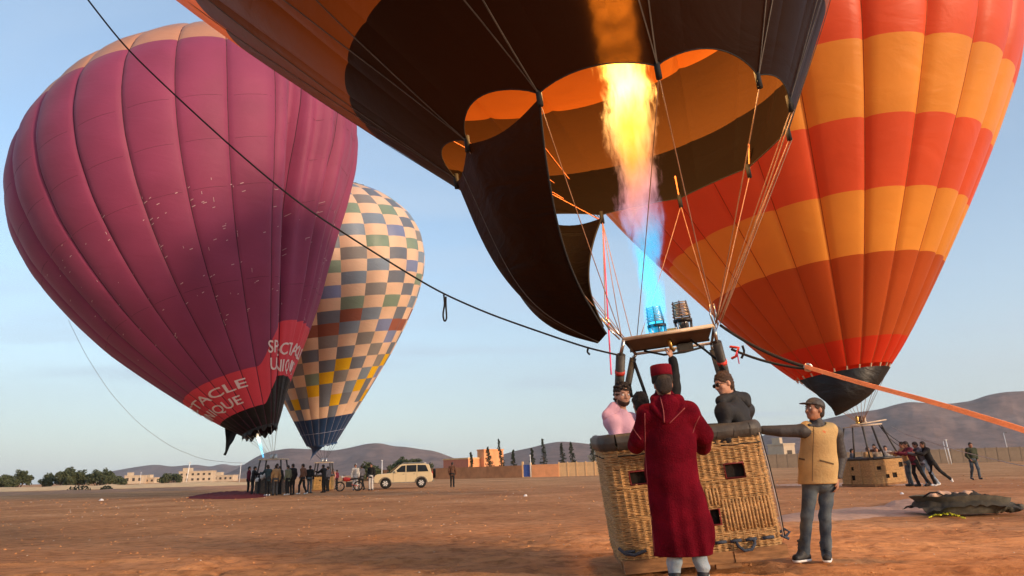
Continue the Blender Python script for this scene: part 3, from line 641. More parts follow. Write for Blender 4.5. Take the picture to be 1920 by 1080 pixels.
tapes(purple, pe.S, 24, M['seam_purple'], .055, 0, .98, 60, off=.015)
for t_ in (.26, .43, .52, .61): MB().tube(pe.S(np.linspace(0, 24, 24 * 8 + 1), np.full(24 * 8 + 1, t_), .0), .010, 4, caps=False).build('horizontal_seam', M['seam_purple'], purple)
crown_ring(purple, pe.S, M['tape_dark'])
mb = MB(); rp = np.random.default_rng(12)
for k in range(150):
    g_ = rp.uniform(2, 12.5) if k % 6 else rp.uniform(6, 8.2); t_ = rp.choice([.20, .24, .28, .33, .345, .40, .43]) + rp.normal(0, .008)
    if rp.random() < .35: g_ = np.round(g_) + .02
    a_ = pe.S(g_, t_, .03); L_ = rp.uniform(.012, .07)
    if rp.random() < .8: b_ = pe.S(g_ + L_ * 1.4, t_ + .001, .03); w_ = pe.S(g_, t_ + .0012, .03) - a_; c_ = b_ + w_; d_ = a_ + w_
    else: b_ = pe.S(g_, t_ + L_ * .12, .03); w_ = pe.S(g_ + .012, t_, .03) - a_; c_ = b_ + w_; d_ = a_ + w_
    mb.add([a_, b_, c_, d_], [(0, 1, 2, 3)])
tag(mb.build('scuff_marks', M['patch'], purple), kind='stuff')
# ragged black hem and trailing flap
hem = []
NN = 24 * 6 + 1
for v in np.linspace(0, 1, 4):
    g_ = np.linspace(0, 24, NN); p_ = pe.S(g_, np.full(NN, 0.0)); p_ = p_ + np.array([0, 0, -1.]) * (v * (.10 + .28 * np.abs(np.sin(g_ * 2.3)) * np.abs(np.sin(g_ * .9 + 1))))[:, None]; hem.append(p_)
MB().grid(np.array(hem)).build('hem', B['soot'], purple, True)
fl = []
A_ = at(420, 797, 46); A2 = at(442, 812, 46.3); Z_ = at(421, 852, 46)
for v in np.linspace(0, 1, 8):
    row = []
    for u in np.linspace(0, 1, 5):
        q = A_ * (1 - u) + A2 * u; z_ = Z_ + (A2 - A_) * u * .25; row.append(q * (1 - v) + z_ * v + np.array([.10, .3 * math.sin(u * 3), 0]) * math.sin(v * 3.1 + u * 2) + [0, 0, .05 * math.sin(v * 14)])
    fl.append(row)
MB().grid(np.array(fl)).build('torn_flap', B['soot'], purple, True)
# lettering wrapped round the purple balloon
def lettering(txt, S, g0, g1, t0, t1, mtl, parent, shear=0.0, off=.06):
    cu = bpy.data.curves.new('lettering', 'FONT'); cu.body = txt; cu.size = 1; cu.resolution_u = 3; cu.offset = 0.012
    o = bpy.data.objects.new('lettering', cu); COL.objects.link(o); dg = bpy.context.evaluated_depsgraph_get()
    me = bpy.data.meshes.new_from_object(o.evaluated_get(dg)); bpy.data.objects.remove(o)
    import bmesh
    bm = bmesh.new(); bm.from_mesh(me); bmesh.ops.triangulate(bm, faces=bm.faces)
    for _ in range(4):
        es = [e for e in bm.edges if e.calc_length() > .16]
        if not es: break
        bmesh.ops.subdivide_edges(bm, edges=es, cuts=1, use_grid_fill=False)
        bmesh.ops.triangulate(bm, faces=bm.faces)
    co = np.array([v.co[:] for v in bm.verts]); x0, x1 = co[:, 0].min(), co[:, 0].max(); y0, y1 = 0.0, .70
    g = g0 + (g1 - g0) * (co[:, 0] - x0) / (x1 - x0); tt = t0 + (t1 - t0) * (co[:, 1] - y0) / (y1 - y0) + shear * (g - g0)
    W = S(g, tt, off); mb = MB(); mb.add(W, [tuple(v.index for v in f.verts) for f in bm.faces]); bm.free()
    return mb.build('lettering', mtl, parent)
gq = lambda deg: (R(deg) - pe.th0) / (2 * math.pi / 24)
lettering('SPECTACLE', pe.S, gq(-24), gq(111), .074, .090, M['red_text'], purple)
lettering('UNIQUE', pe.S, gq(14), gq(98), .048, .064, M['red_text'], purple)
lettering('SPECTACLE', pe.S, gq(136), gq(198), .125, .147, M['red_text'], purple)
lettering('UNIQUE', pe.S, gq(138), gq(188), .094, .116, M['red_text'], purple)
# --- near balloon, black at the mouth
mp_ = [1160.239, 295.715, 7.886, 1.822, -0.083, 0.003, -0.421, -0.069, 0.844, -0.025, 0.9, 2.461]
MM = at(mp_[0], mp_[1], mp_[2]); mn = np.array([mp_[4], mp_[5], 1.]); mn /= np.linalg.norm(mn); ma = np.cross(mn, [0, 1, 0]); ma /= np.linalg.norm(ma); mbv = np.cross(mn, ma)
ATT = np.radians([26, 59, 92.5, 126, 149, 172, 203, 236, 269.5, 300, 328, 357]); NA = 12
def att_ang(k):  # smooth periodic angle for attachment coordinate k (may be fractional)
    k = np.asarray(k, float); kk = np.concatenate([np.arange(-2, 0), np.arange(NA), np.arange(NA, NA + 3)])
    aa = np.concatenate([ATT[-2:] - 2 * math.pi, ATT, ATT[:3] + 2 * math.pi]); w_ = np.floor(k / NA); return np.interp(k - w_ * NA, kk, aa) + w_ * 2 * math.pi
zs = np.array([0, 1, 2, 3, 4, 5, 6, 7, 8, 10, 12, 14, 16, 18, 19.3, 20.]); zr = np.array([1.822 + .844 * s - .025 * s * s for s in range(9)] + [8.05, 8.75, 8.9, 8.3, 6.4, 3.8, 0])
_T, _F = smooth_tab(zs / 20, zr / 10, k=6); _F[:161] = np.interp(np.linspace(0, 8, 161), zs[:9], zr[:9]) / 10
LIFT = np.array([.15, .06, .11, .06, .05, .06, .06, .06, .08, .08, .08, .12])
def main_S(g, s, off=0.0, arch=True):
    """g: gore coordinate, 24 gores, seams at integers; attachments at g = 0.5 + 2k; s: metres up from the mouth"""
    g, s = np.broadcast_arrays(np.asarray(g, float), np.asarray(s, float)); k = (g - .5) / 2; th = att_ang(k)
    fr2 = k - np.floor(k); lift = LIFT[np.floor(k).astype(int) % NA] * np.sin(np.pi * fr2) ** .8 if arch else 0
    s2 = s + lift * np.clip(1 - s / .9, 0, 1)
    r = np.interp(s2 / 20, _T, _F) * 10
    fr = g - np.floor(g); wv = 2 * math.pi * r / 24; bl = np.clip(s2 / 2.5, 0, 1)
    r = r + .10 * wv * np.sqrt(np.clip(4 * fr * (1 - fr), 0, 1)) * bl + off
    se = np.where(s2 < 8, s2, 8 + (s2 - 8) * 1.0)
    c = MM + se[..., None] * np.array([mp_[6], mp_[7], 1.]); return c + r[..., None] * (np.cos(th)[..., None] * ma + np.sin(th)[..., None] * mbv)
near_b = thing('hot_air_balloon', 'nearest balloon overhead, black around its open mouth and amber above, flame shooting in', 'hot air balloon', MM)
med = [0, .92, 2.46, 4.2, 6, 8, 10, 12, 14, 16, 18, 19.8]
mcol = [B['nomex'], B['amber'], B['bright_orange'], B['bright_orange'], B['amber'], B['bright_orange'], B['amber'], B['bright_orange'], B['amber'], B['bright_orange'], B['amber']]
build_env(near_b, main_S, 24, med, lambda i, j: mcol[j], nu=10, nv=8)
# load tapes: two leave every mouth attachment and spread to their gore seams
for k in range(NA):
    for sgn in (-1, 1):
        s_ = np.concatenate([np.linspace(0, 3.0, 24), np.linspace(3.3, 19, 30)]); f_ = np.clip(s_ / 3.0, 0, 1); g_ = .5 + 2 * k + sgn * .5 * f_
        p0 = main_S(g_, s_, .012); pa = main_S(g_ + .02, s_, .012) - main_S(g_ - .02, s_, .012); pa /= np.linalg.norm(pa, axis=1)[:, None]
        MB().ribbon(p0, .012, pa, thick=.004).build('load_tape', M['tape_dark'], near_b)
    # inner face tapes that show on the far side
    p = main_S(.5 + 2 * k, 0); MB().tube([p + mn * .05, p - mn * .12], .028, 8).build('pulley_sleeve', M['rope_black'], near_b, True)
MB().tube(np.array([main_S(g_, 0, 0) for g_ in np.linspace(0, 24, 24 * 8 + 1)]), .006, 6, caps=False).build('mouth_hem', M['rope_black'], near_b, True)
ATTP = [main_S(.5 + 2 * k, 0) - mn * .1 for k in range(NA)]
# ------------------------------------------------------------------ smooth solid modelling (signed distance -> one continuous mesh)
def nrm(v): v = np.asarray(v, float); return v / (np.linalg.norm(v) + 1e-12)
class Sdf:
    def __init__(s): s.pr = []; s.clips = []; s.disp = None
    def cone(s, a, b, ra, rb, flat=None, k=.03, op='u'):
        a = np.asarray(a, float); b = np.asarray(b, float); fax, ff = (nrm(flat[0]), flat[1]) if flat else (None, 1)
        def f(P):
            Q = P - a; ab = b - a
            if fax is not None:
                Q = Q + fax * ((Q @ fax) * (1 / ff - 1))[..., None]; ab = ab + fax * (ab @ fax) * (1 / ff - 1)
            t = np.clip((Q @ ab) / (ab @ ab + 1e-12), 0, 1)
            return np.linalg.norm(Q - t[..., None] * ab, axis=-1) - (ra + (rb - ra) * t)
        r = max(ra, rb); s.pr.append((f, np.minimum(a, b) - r, np.maximum(a, b) + r, k, op)); return s
    def ell(s, c, rad, axes=None, k=.03, op='u'):
        c = np.asarray(c, float); rad = np.asarray(rad, float); A = np.eye(3) if axes is None else np.array([nrm(v) for v in axes])
        def f(P):
            q = (P - c) @ A.T; l = np.linalg.norm(q / rad, axis=-1); g = np.linalg.norm(q / rad ** 2, axis=-1) + 1e-9
            return l * (l - 1) / g
        r = rad.max(); s.pr.append((f, c - r, c + r, k, op)); return s
    def clip(s, p, n): s.clips.append((np.asarray(p, float), nrm(n))); return s   # keeps the side opposite to n
    def mesh(s, h, name, mtl, parent, smooth=True):
        ad = [p for p in s.pr if p[4] == 'u']; lo = np.min([p[1] for p in ad], 0) - 4 * h - .02; hi = np.max([p[2] for p in ad], 0) + 4 * h + .02
        n = np.ceil((hi - lo) / h).astype(int) + 1; D = np.full(n, 9.0, np.float32); ax = [lo[i] + np.arange(n[i]) * h for i in range(3)]
        for f, a, b, k, op in s.pr:
            m_ = k + 4 * h; i0 = np.maximum(((a - m_ - lo) / h).astype(int), 0); i1 = np.minimum(((b + m_ - lo) / h).astype(int) + 2, n)
            if (i1 <= i0).any(): continue
            sl_ = tuple(slice(i0[i], i1[i]) for i in range(3)); P = np.stack(np.meshgrid(*[ax[i][sl_[i]] for i in range(3)], indexing='ij'), -1)
            d = f(P); C_ = D[sl_]
            if op == 'u': hh = np.clip(.5 + .5 * (C_ - d) / k, 0, 1); D[sl_] = np.where(C_ > 8, d, C_ * (1 - hh) + d * hh - k * hh * (1 - hh))
            else: hh = np.clip(.5 - .5 * (C_ + d) / k, 0, 1); D[sl_] = C_ * (1 - hh) - d * hh + k * hh * (1 - hh)
        if s.disp is not None or s.clips:
            P = np.stack(np.meshgrid(*ax, indexing='ij'), -1)
            if s.disp is not None: D = D + s.disp(P) * (D < 8)
            for p, nn in s.clips: D = np.maximum(D, (P - p) @ nn)
        v, fc = nets(D, lo, h)
        mb = MB(); mb.add(v, fc); return mb.build(name, mtl, parent, smooth)
def nets(D, lo, h):
    S_ = D < 0; n = np.array(D.shape) - 1
    c = [S_[i:n[0] + i, j:n[1] + j, k:n[2] + k] for i in (0, 1) for j in (0, 1) for k in (0, 1)]
    anyc = np.logical_or.reduce(c); allc = np.logical_and.reduce(c); act = np.argwhere(anyc & ~allc)
    idx = -np.ones(tuple(n), int); idx[tuple(act.T)] = np.arange(len(act))
    off = np.array([(i, j, k) for i in (0, 1) for j in (0, 1) for k in (0, 1)]); val = np.stack([D[tuple((act + o).T)] for o in off], 1)
    acc = np.zeros((len(act), 3)); cnt = np.zeros(len(act))
    for a in range(8):
        for b in range(a + 1, 8):
            if abs(off[a] - off[b]).sum() != 1: continue
            va, vb = val[:, a], val[:, b]; m_ = (va < 0) != (vb < 0); t = np.where(m_, va / (va - vb + 1e-12), 0)
            acc += m_[:, None] * (off[a] + t[:, None] * (off[b] - off[a])); cnt += m_
    V = lo + (act + acc / cnt[:, None]) * h; F = []
    for ax_ in range(3):
        e = np.zeros(3, int); e[ax_] = 1; u, w_ = [(1, 2), (2, 0), (0, 1)][ax_]
        s0 = S_[tuple(slice(0, D.shape[i] - e[i]) for i in range(3))]; s1 = S_[tuple(slice(e[i], D.shape[i]) for i in range(3))]
        E_ = np.argwhere(s0 != s1); E_ = E_[(E_[:, u] > 0) & (E_[:, w_] > 0) & (E_[:, u] < n[u]) & (E_[:, w_] < n[w_])]
        du = np.zeros(3, int); du[u] = 1; dw = np.zeros(3, int); dw[w_] = 1
        q = np.stack([idx[tuple((E_ - du - dw).T)], idx[tuple((E_ - dw).T)], idx[tuple(E_.T)], idx[tuple((E_ - du).T)]], 1)
        inside = s0[tuple(E_.T)]; q = np.where(inside[:, None], q, q[:, ::-1]); F.append(q[(q >= 0).all(1)])
    F = np.concatenate(F) if F else np.zeros((0, 4), int)
    return V, F.tolist()
def folds(amp, f=9., seed=0, vert=1.0):
    r = np.random.default_rng(seed); K = r.normal(0, 1, (5, 3)) * f; K[:, 2] *= vert; ph = r.uniform(0, 6, 5)
    return lambda P: amp * sum(np.sin(P @ K[i] + ph[i] + 1.3 * np.sin(P @ K[(i + 1) % 5] * .5)) for i in range(5)) / 2.2
from mathutils.bvhtree import BVHTree
def surf_pt(o, pxs, off=.004):
    """points of object o's surface seen at the given photo positions, lifted by off"""
    vs = [v.co + Vector(root_loc(o.parent)) + o.location for v in o.data.vertices]; bv = BVHTree.FromPolygons(vs, [p.vertices[:] for p in o.data.polygons]); out = []
    for x, y in pxs:
        d = Vector(ray(x, y)).normalized(); h_ = bv.ray_cast(Vector(CP), d)
        if h_[0] is not None: out.append(np.array(h_[0]) - np.array(d) * off)
    return out
def line_on(o, pxs, r, name, mtl, parent, n=12, off=.002, width=None):
    t_ = np.linspace(0, 1, n); a = np.array(pxs, float); tt = np.linspace(0, 1, len(a)); q = [(np.interp(t, tt, a[:, 0]), np.interp(t, tt, a[:, 1])) for t in t_]
    p = surf_pt(o, q, off)
    if len(p) < 2: return
    if width: MB().ribbon(p, width, nrm(np.cross(p[-1] - p[0], fw)), thick=r).build(name, mtl, parent)
    else: MB().tube(p, r, 5).build(name, mtl, parent, True)
# ------------------------------------------------------------------ people
def head_axes(f, roll=0.0):
    f = nrm(f); r = nrm(np.cross(f, [0, 0, 1])); u = np.cross(r, f)
    return (r * math.cos(roll) + u * math.sin(roll), f, u * math.cos(roll) - r * math.sin(roll))
def add_head(S, c, ax, k=1.0, neck=None):
    r, f, u = ax; c = np.asarray(c, float); g = lambda x, y, z: c + k * (x * r + y * f + z * u)
    S.ell(g(0, -.012, .025), k * np.array([.076, .094, .092]), ax, k=.02)
    S.ell(g(0, .022, -.045), k * np.array([.060, .068, .072]), ax, k=.03)
    S.ell(g(0, .062, -.092), k * np.array([.026, .020, .020]), ax, k=.025)                    # chin
    S.cone(g(-.030, .078, .020), g(.030, .078, .020), k * .012, k * .012, k=.02)               # brow
    S.cone(g(0, .082, .012), g(0, .108, -.030), k * .007, k * .013, k=.012)                    # nose
    S.ell(g(0, .098, -.035), k * np.array([.019, .013, .010]), ax, k=.008)
    for sx in (-1, 1):
        S.ell(g(sx * .032, .094, .002), k * np.array([.016, .012, .011]), ax, k=.014, op='s')  # eye socket
        S.ell(g(sx * .042, .060, -.028), k * np.array([.022, .024, .022]), ax, k=.02)          # cheek
        S.ell(g(sx * .078, -.012, -.010), k * np.array([.011, .020, .032]), ax, k=.008)        # ear
    S.ell(g(0, .082, -.062), k * np.array([.024, .012, .0075]), ax, k=.008)                    # lips
def face_bits(root, body, c, ax, k=1.0, skin=None):
    r, f, u = ax; c = np.asarray(c, float); g = lambda x, y, z: c + k * (x * r + y * f + z * u)
    for sx in (-1, 1):
        MB().lathe(g(sx * .032, .080, .001), [(.0005, .0), (.008, .001), (.011, .005), (.008, .009), (.0005, .010)], 10, r, u, f).build('eye', M['white'], root, True)
        MB().lathe(g(sx * .032, .0885, .001), [(.0036, 0), (.003, .0018), (.001, .0024)], 8, r, u, f).build('iris', M['eye'], root, True)
        MB().tube([g(sx * .016, .090, .022), g(sx * .032, .090, .027), g(sx * .048, .080, .020)], k * .0028, 5).build('eyebrow', M['beard'], root, True)
    MB().tube([g(-.022, .083, -.062), g(0, .094, -.0605), g(.022, .083, -.062)], .0036, 5).build('mouth', M['lip'], root, True)
def add_hand(S, w, d, palm, side, k=1.0, curl=.35):
    """w wrist, d direction of the hand, palm normal, side = thumb side vector"""
    d, palm = nrm(d), nrm(palm); sd = nrm(np.cross(d, palm)) ; sd = sd if sd @ np.asarray(side) > 0 else -sd; w = np.asarray(w, float)
    kn = w + d * .085 * k
    S.cone(w + d * .015, kn - d * .01, .030 * k, .036 * k, flat=(palm, .48), k=.015)
    for i, (o_, L) in enumerate(((.028, .070), (.010, .080), (-.009, .074), (-.026, .058))):
        a = kn + sd * o_ * k - d * .008; d1 = nrm(d + palm * curl * .6); b_ = a + d1 * L * .5 * k; d2 = nrm(d + palm * curl * 2.0); e_ = b_ + d2 * L * .5 * k
        S.cone(a, b_, .0095 * k, .0088 * k, k=.006).cone(b_, e_, .0088 * k, .0075 * k, k=.004)
    a = w + d * .03 + sd * .026 * k; b_ = a + nrm(sd * .8 + d + palm * .3) * .04 * k; e_ = b_ + nrm(d + sd * .25 + palm * .4) * .034 * k
    S.cone(a, b_, .013 * k, .0105 * k, k=.012).cone(b_, e_, .0105 * k, .009 * k, k=.004)
def body_sdf(J, F, hf, k=1.0, hands=True, head=True, hdir=None, palms=None):
    """J: dict of joints; F: body forward; hf: head axes"""
    S = Sdf(); F = nrm(F); fl = (F, .70)
    S.cone(J['pelvis'], J['waist'], .108 * k, .104 * k, fl, k=.05).cone(J['waist'], J['chest'], .108 * k, .135 * k, fl, k=.05)
    S.cone(J['shL'], J['shR'], .058 * k, .058 * k, k=.06); S.cone(J['chest'], J['neck'], .09 * k, .058 * k, k=.05); S.cone(J['neck'], J['head'], .056 * k, .050 * k, k=.03)
    for s_ in 'LR':
        S.cone(J['sh' + s_], J['el' + s_], .050 * k, .038 * k, k=.03).cone(J['el' + s_], J['wr' + s_], .039 * k, .026 * k, k=.015)
        S.cone(J['hip' + s_], J['kn' + s_], .070 * k, .046 * k, k=.03).cone(J['kn' + s_], J['an' + s_], .046 * k, .033 * k, k=.02)
        S.cone(J['an' + s_], J['toe' + s_], .036 * k, .030 * k, k=.02)
        if hands:
            pd = (palms or {}).get(s_); 
            if pd is None: d = nrm(np.asarray(J['wr' + s_]) - J['el' + s_]); pd = (d, nrm(np.cross(d, F)) * (1 if s_ == 'L' else -1), F, .35)
            add_hand(S, J['wr' + s_], *pd[:3], k=k, curl=pd[3])
        else: d = nrm(np.asarray(J['wr' + s_]) - J['el' + s_]); S.cone(J['wr' + s_], np.asarray(J['wr' + s_]) + d * .13 * k, .032 * k, .022 * k, k=.015)
    if head: add_head(S, J['head'], hf, k)
    return S
def top_sdf(J, F, k=1.0, ex=.028, sleeve=.02, hemz=None, arm='LR', sleeve_to=.97, fold=.006, seed=1, vneck=None):
    S = Sdf(); F = nrm(F); fl = (F, .74)
    pel = np.asarray(J['pelvis'], float); low = pel + (pel - J['waist']) * .9
    S.cone(low, J['waist'], (.128 + ex) * k, (.115 + ex) * k, fl, k=.05).cone(J['waist'], J['chest'], (.115 + ex) * k, (.14 + ex) * k, fl, k=.05)
    S.cone(J['shL'], J['shR'], (.058 + ex) * k, (.058 + ex) * k, k=.06); S.cone(J['chest'], J['neck'], (.09 + ex) * k, (.062 + ex * .5) * k, k=.05)
    for s_ in arm:
        e = np.asarray(J['el' + s_], float); w_ = e + (np.asarray(J['wr' + s_]) - e) * sleeve_to
        S.cone(J['sh' + s_], e, (.052 + sleeve) * k, (.042 + sleeve) * k, k=.04).cone(e, w_, (.042 + sleeve) * k, (.030 + sleeve) * k, k=.02)
    nk = np.asarray(J['neck'], float) + nrm(np.asarray(J['head']) - J['neck']) * .035 * k
    S.cone(nk - [0, 0, .02], nk + nrm(np.asarray(J['head']) - J['neck']) * .12 * k, .05 * k, .055 * k, k=.01, op='s')
    S.clip(pel - [0, 0, (hemz if hemz is not None else .12) * k], (0, 0, -1)); S.disp = folds(fold, 9, seed, .8)
    return S
def trouser_sdf(J, k=1.0, ex=.016, fold=.006, seed=2, F=(0, 1, 0)):
    S = Sdf(); S.cone(J['hipL'], J['hipR'], (.076 + ex) * k, (.076 + ex) * k, k=.05); S.cone(np.asarray(J['pelvis']) - [0, 0, .01], np.asarray(J['pelvis']) + [0, 0, .08], (.132 + ex) * k, (.122 + ex) * k, (nrm(F), .80), k=.05)
    for s_ in 'LR': S.cone(J['hip' + s_], J['kn' + s_], (.070 + ex) * k, (.049 + ex) * k, k=.03).cone(J['kn' + s_], np.asarray(J['an' + s_]) - [0, 0, .03], (.049 + ex) * k, (.040 + ex) * k, k=.02)
    S.disp = folds(fold, 14, seed, 1.8); return S
def shoe(J, s_, k, parent, mtl, h, sole=None):
    a, t_ = np.asarray(J['an' + s_], float), np.asarray(J['toe' + s_], float); d = nrm((t_ - a) * [1, 1, 0]); z = t_[2]
    S = Sdf(); S.cone([*(a - d * .03)[:2], z + .015], [*t_[:2], z + .008], .050 * k, .044 * k, k=.02).cone([*a[:2], a[2] + .015], [*((a + t_) / 2)[:2], z + .03], .050 * k, .042 * k, k=.02).cone([*a[:2], z + .035], [*a[:2], a[2] + .02], .045 * k, .044 * k, k=.03)
    S.clip([0, 0, z - .028], (0, 0, -1)); S.mesh(h, 'shoe', mtl, parent)
    if sole is not None:
        S2 = Sdf(); S2.cone([*(a - d * .03)[:2], z - .012], [*t_[:2], z - .012], .053 * k, .046 * k, k=.02); S2.clip([0, 0, z - .034], (0, 0, -1)); S2.clip([0, 0, z - .006], (0, 0, 1)); S2.mesh(h, 'sole', sole, parent)
def hair_sdf(c, ax, k=1.0, long=0.0, back=.0, fluff=.010, seed=3, face_cut=.052, top=.0):
    r, f, u = ax; c = np.asarray(c, float); g = lambda x, y, z: c + k * (x * r + y * f + z * u); S = Sdf()
    S.ell(g(0, -.014, .036 + top), k * np.array([.084, .102, .094 + top]), ax, k=.02)
    S.ell(g(0, -.055, -.03), k * np.array([.070, .050, .060]), ax, k=.03)
    if long: S.cone(g(0, -.055, 0), g(0, -.075, -long), k * .075, k * .06, flat=(f, .6), k=.04)
    S.ell(g(0, .080, -.036), k * np.array([.082, .076, .098]), ax, k=.012, op='s')
    S.ell(g(0, .05, -.085), k * np.array([.1, .075, .07]), ax, k=.012, op='s')
    rr = np.random.default_rng(seed); K = rr.normal(0, 1, (6, 3)) * 85; ph = rr.uniform(0, 6, 6)
    S.disp = lambda P: fluff * sum(np.sin(P @ K[i] + ph[i]) for i in range(6)) / 2.4
    return S
def W(px, py, d): return at(px, py, d)
HN = .0095
def root_at(p, name, label): return thing(name, label, 'person', (p[0], p[1], 0.0))
# --- the man in the maroon robe, back to us
d0 = 6.62
J = dict(head=W(1243, 721, d0), neck=W(1249, 757, d0), chest=W(1253, 800, d0), waist=W(1262, 868, d0), pelvis=W(1270, 912, d0), shL=W(1213, 776, d0), shR=W(1291, 773, d0),
         elL=W(1200, 822, d0 + .05), elR=W(1318, 815, d0 + .12), wrL=W(1192, 835, d0 + .36), wrR=W(1318, 838, d0 + .38), hipL=W(1257, 920, d0), hipR=W(1292, 918, d0), knL=W(1262, 1000, d0 - .02), knR=W(1304, 998, d0),
         anL=W(1265, 1072, d0), anR=W(1318, 1070, d0), toeL=W(1262, 1085, d0 + .16), toeR=W(1322, 1082, d0 + .17))
for s_ in 'LR': J['toe' + s_][2] = .035; J['an' + s_][2] = max(.08, J['an' + s_][2])
Fb = nrm([.08, 1, 0]); hax = head_axes([.05, 1, -.05], R(3))
p_ = thing('person', 'man in a long maroon robe and maroon hat seen from behind at the near basket', 'person', (J['anL'][0] + .1, J['anL'][1], 0))
body_sdf(J, Fb, hax, 1.0, palms={'L': (nrm([-.1, 1, -.2]), nrm([0, -.2, -1]), (1, 0, 0), .6), 'R': (nrm([.1, 1, -.2]), nrm([0, -.2, -1]), (-1, 0, 0), .6)}).mesh(HN, 'body', M['skin_tan'], p_)
S = Sdf(); fl = (Fb, .66)
ch = [(1252, 785, .200), (1256, 830, .225), (1257, 880, .228), (1270, 940, .245), (1281, 995, .262), (1283, 1065, .272)]
for a, b_ in zip(ch[:-1], ch[1:]): S.cone(W(a[0], a[1], d0), W(b_[0], b_[1], d0 + .02), a[2], b_[2], fl, k=.06)
S.cone(J['shL'], J['shR'], .090, .092, k=.06).cone(W(1248, 752, d0), W(1252, 785, d0), .085, .14, fl, k=.05)
for s_ in 'LR': S.cone(J['sh' + s_], J['el' + s_], .086, .092, k=.05).cone(J['el' + s_], J['wr' + s_], .090, .082, k=.03)
S.clip(W(1280, 1041, d0), (0.02, 0, -1)); _f = folds(.006, 7, 5, .8); _zz = J['neck'][2]
_hx = W(1275, 1000, d0)[0]
def robe_fold(P):
    low_ = np.clip((1.15 - P[..., 2]) / .9, 0, 1); lean = P[..., 0] + (P[..., 2]) * .11
    return _f(P) + low_ * .013 * np.sin(lean * 46 + 1.2 * np.sin(P[..., 2] * 3)) + low_ * .008 * np.sin(lean * 23 + 2)
S.disp = robe_fold
robe = S.mesh(HN, 'robe', M['maroon'], p_)
S = Sdf(); back = -Fb * .115
S.cone(W(1228, 752, d0) + back * .45, W(1270, 752, d0) + back * .45, .055, .055, k=.04).cone(W(1249, 760, d0) + back * 1.0, W(1246, 793, d0) + back * 1.55, .095, .020, (Fb, .5), k=.02)
S.cone(W(1222, 763, d0) + back * .75, W(1243, 794, d0) + back * 1.5, .035, .012, k=.03).cone(W(1280, 765, d0) + back * .75, W(1250, 794, d0) + back * 1.5, .035, .012, k=.03)
S.cone(W(1228, 748, d0 + .05), W(1236, 738, d0 + .02), .045, .03, k=.03).cone(W(1262, 748, d0 + .05), W(1256, 738, d0 + .02), .045, .03, k=.03)
S.disp = folds(.004, 18, 8); hood = S.mesh(HN, 'hood', M['maroon'], p_)
line_on(hood, [(1238, 745), (1244, 770), (1246, 797)], .005, 'braid', M['maroon_trim'], p_)
for q in ([(1212, 765), (1230, 783), (1244, 800)], [(1284, 765), (1266, 783), (1249, 800)]): line_on(hood, q, .004, 'braid', M['maroon_trim'], p_)
for q in ([(1184, 798), (1193, 812), (1202, 824)], [(1312, 780), (1304, 796), (1299, 812)], [(1209, 775), (1210, 850), (1216, 930), (1228, 1035)]): line_on(robe, q, .004, 'braid', M['maroon_trim'], p_, 20)
hc = J['head'] + hax[2] * .052
MB().lathe(hc - hax[2] * .035, [(.096, 0), (.100, .02), (.098, .06), (.0985, .062)], 28, hax[0], hax[1], hax[2]).build('hat_band', M['hatband'], p_, True)
MB().lathe(hc + hax[2] * .028, [(.100, 0), (.101, .03), (.098, .092), (.090, .102), (.03, .104)], 28, hax[0], hax[1], hax[2]).build('hat', M['maroon_hat'], p_, True)
hair_sdf(J['head'] - hax[2] * .01, hax, 1.0, fluff=.003).mesh(.012, 'hair', M['hair'], p_)
_t = trouser_sdf(J, 1.0, .020, .009, 4); _t.clip(J['knL'] + [0, 0, -.02], (0, 0, 1)); _t.mesh(HN, 'trousers', M['jeans_light'], p_)
for s_ in 'LR': shoe(J, s_, 1.0, p_, M['shoe'], .012, M['white'])
# --- the man in the khaki vest
d1 = 7.72
J = dict(head=W(1527, 768, d1), neck=W(1533, 799, d1), chest=W(1535, 826, d1), waist=W(1536, 868, d1), pelvis=W(1536, 895, d1), shL=W(1502, 808, d1 - .02), shR=W(1566, 811, d1 + .02),
         elL=W(1463, 808, d1), elR=W(1577, 858, d1 + .03), wrL=W(1429, 806, d1 + .05), wrR=W(1570, 898, d1 - .06), hipL=W(1521, 903, d1), hipR=W(1551, 903, d1), knL=W(1513, 968, d1 - .05), knR=W(1547, 970, d1 - .03),
         anL=W(1507, 1031, d1 - .02), anR=W(1549, 1034, d1 - .02), toeL=W(1493, 1045, d1 - .10), toeR=W(1550, 1046, d1 - .17))
for s_ in 'LR': J['toe' + s_][2] = .035; J['an' + s_][2] = max(.08, J['an' + s_][2])
Fb = nrm([-.25, -1, 0]); hax = head_axes([-.93, -.34, .16], R(0))
p_ = thing('person', 'man in khaki vest and dark cap, one hand on the near basket rim', 'person', (J['anL'][0] + .1, J['anL'][1], 0))
body = body_sdf(J, Fb, hax, 1.0, palms={'L': (nrm([-1, .05, -.1]), nrm([0, 0, -1]), (0, -1, 0), .5), 'R': (nrm(np.array(J['wrR']) - J['elR'] + np.array([0, 0, -.2])), nrm([-.8, .3, 0]), (0, -1, 0), .45)}).mesh(HN, 'body', M['skin_tan'], p_)
face_bits(p_, body, J['head'], hax)
S = top_sdf(J, Fb, 1.0, .012, .004, hemz=.02, fold=.003, seed=6)
el, wr = np.array(J['elL']), np.array(J['wrL'])
for s_ in 'LR':  # quilted rings of the padded sleeve
    a, e, w_ = (np.array(J[q + s_]) for q in ('sh', 'el', 'wr'))
    for t_ in np.linspace(.12, 1, 7): q = a + (e - a) * t_; S.ell(q, (.0695 - .006 * t_,) * 3, k=.004)
    for t_ in np.linspace(.16, .92, 6): q = e + (w_ - e) * t_; r_ = .062 - .014 * t_; S.ell(q, (r_,) * 3, k=.004)
S.mesh(HN, 'jacket', M['puffer'], p_)
S = Sdf(); fl = (Fb, .78); Jv = J
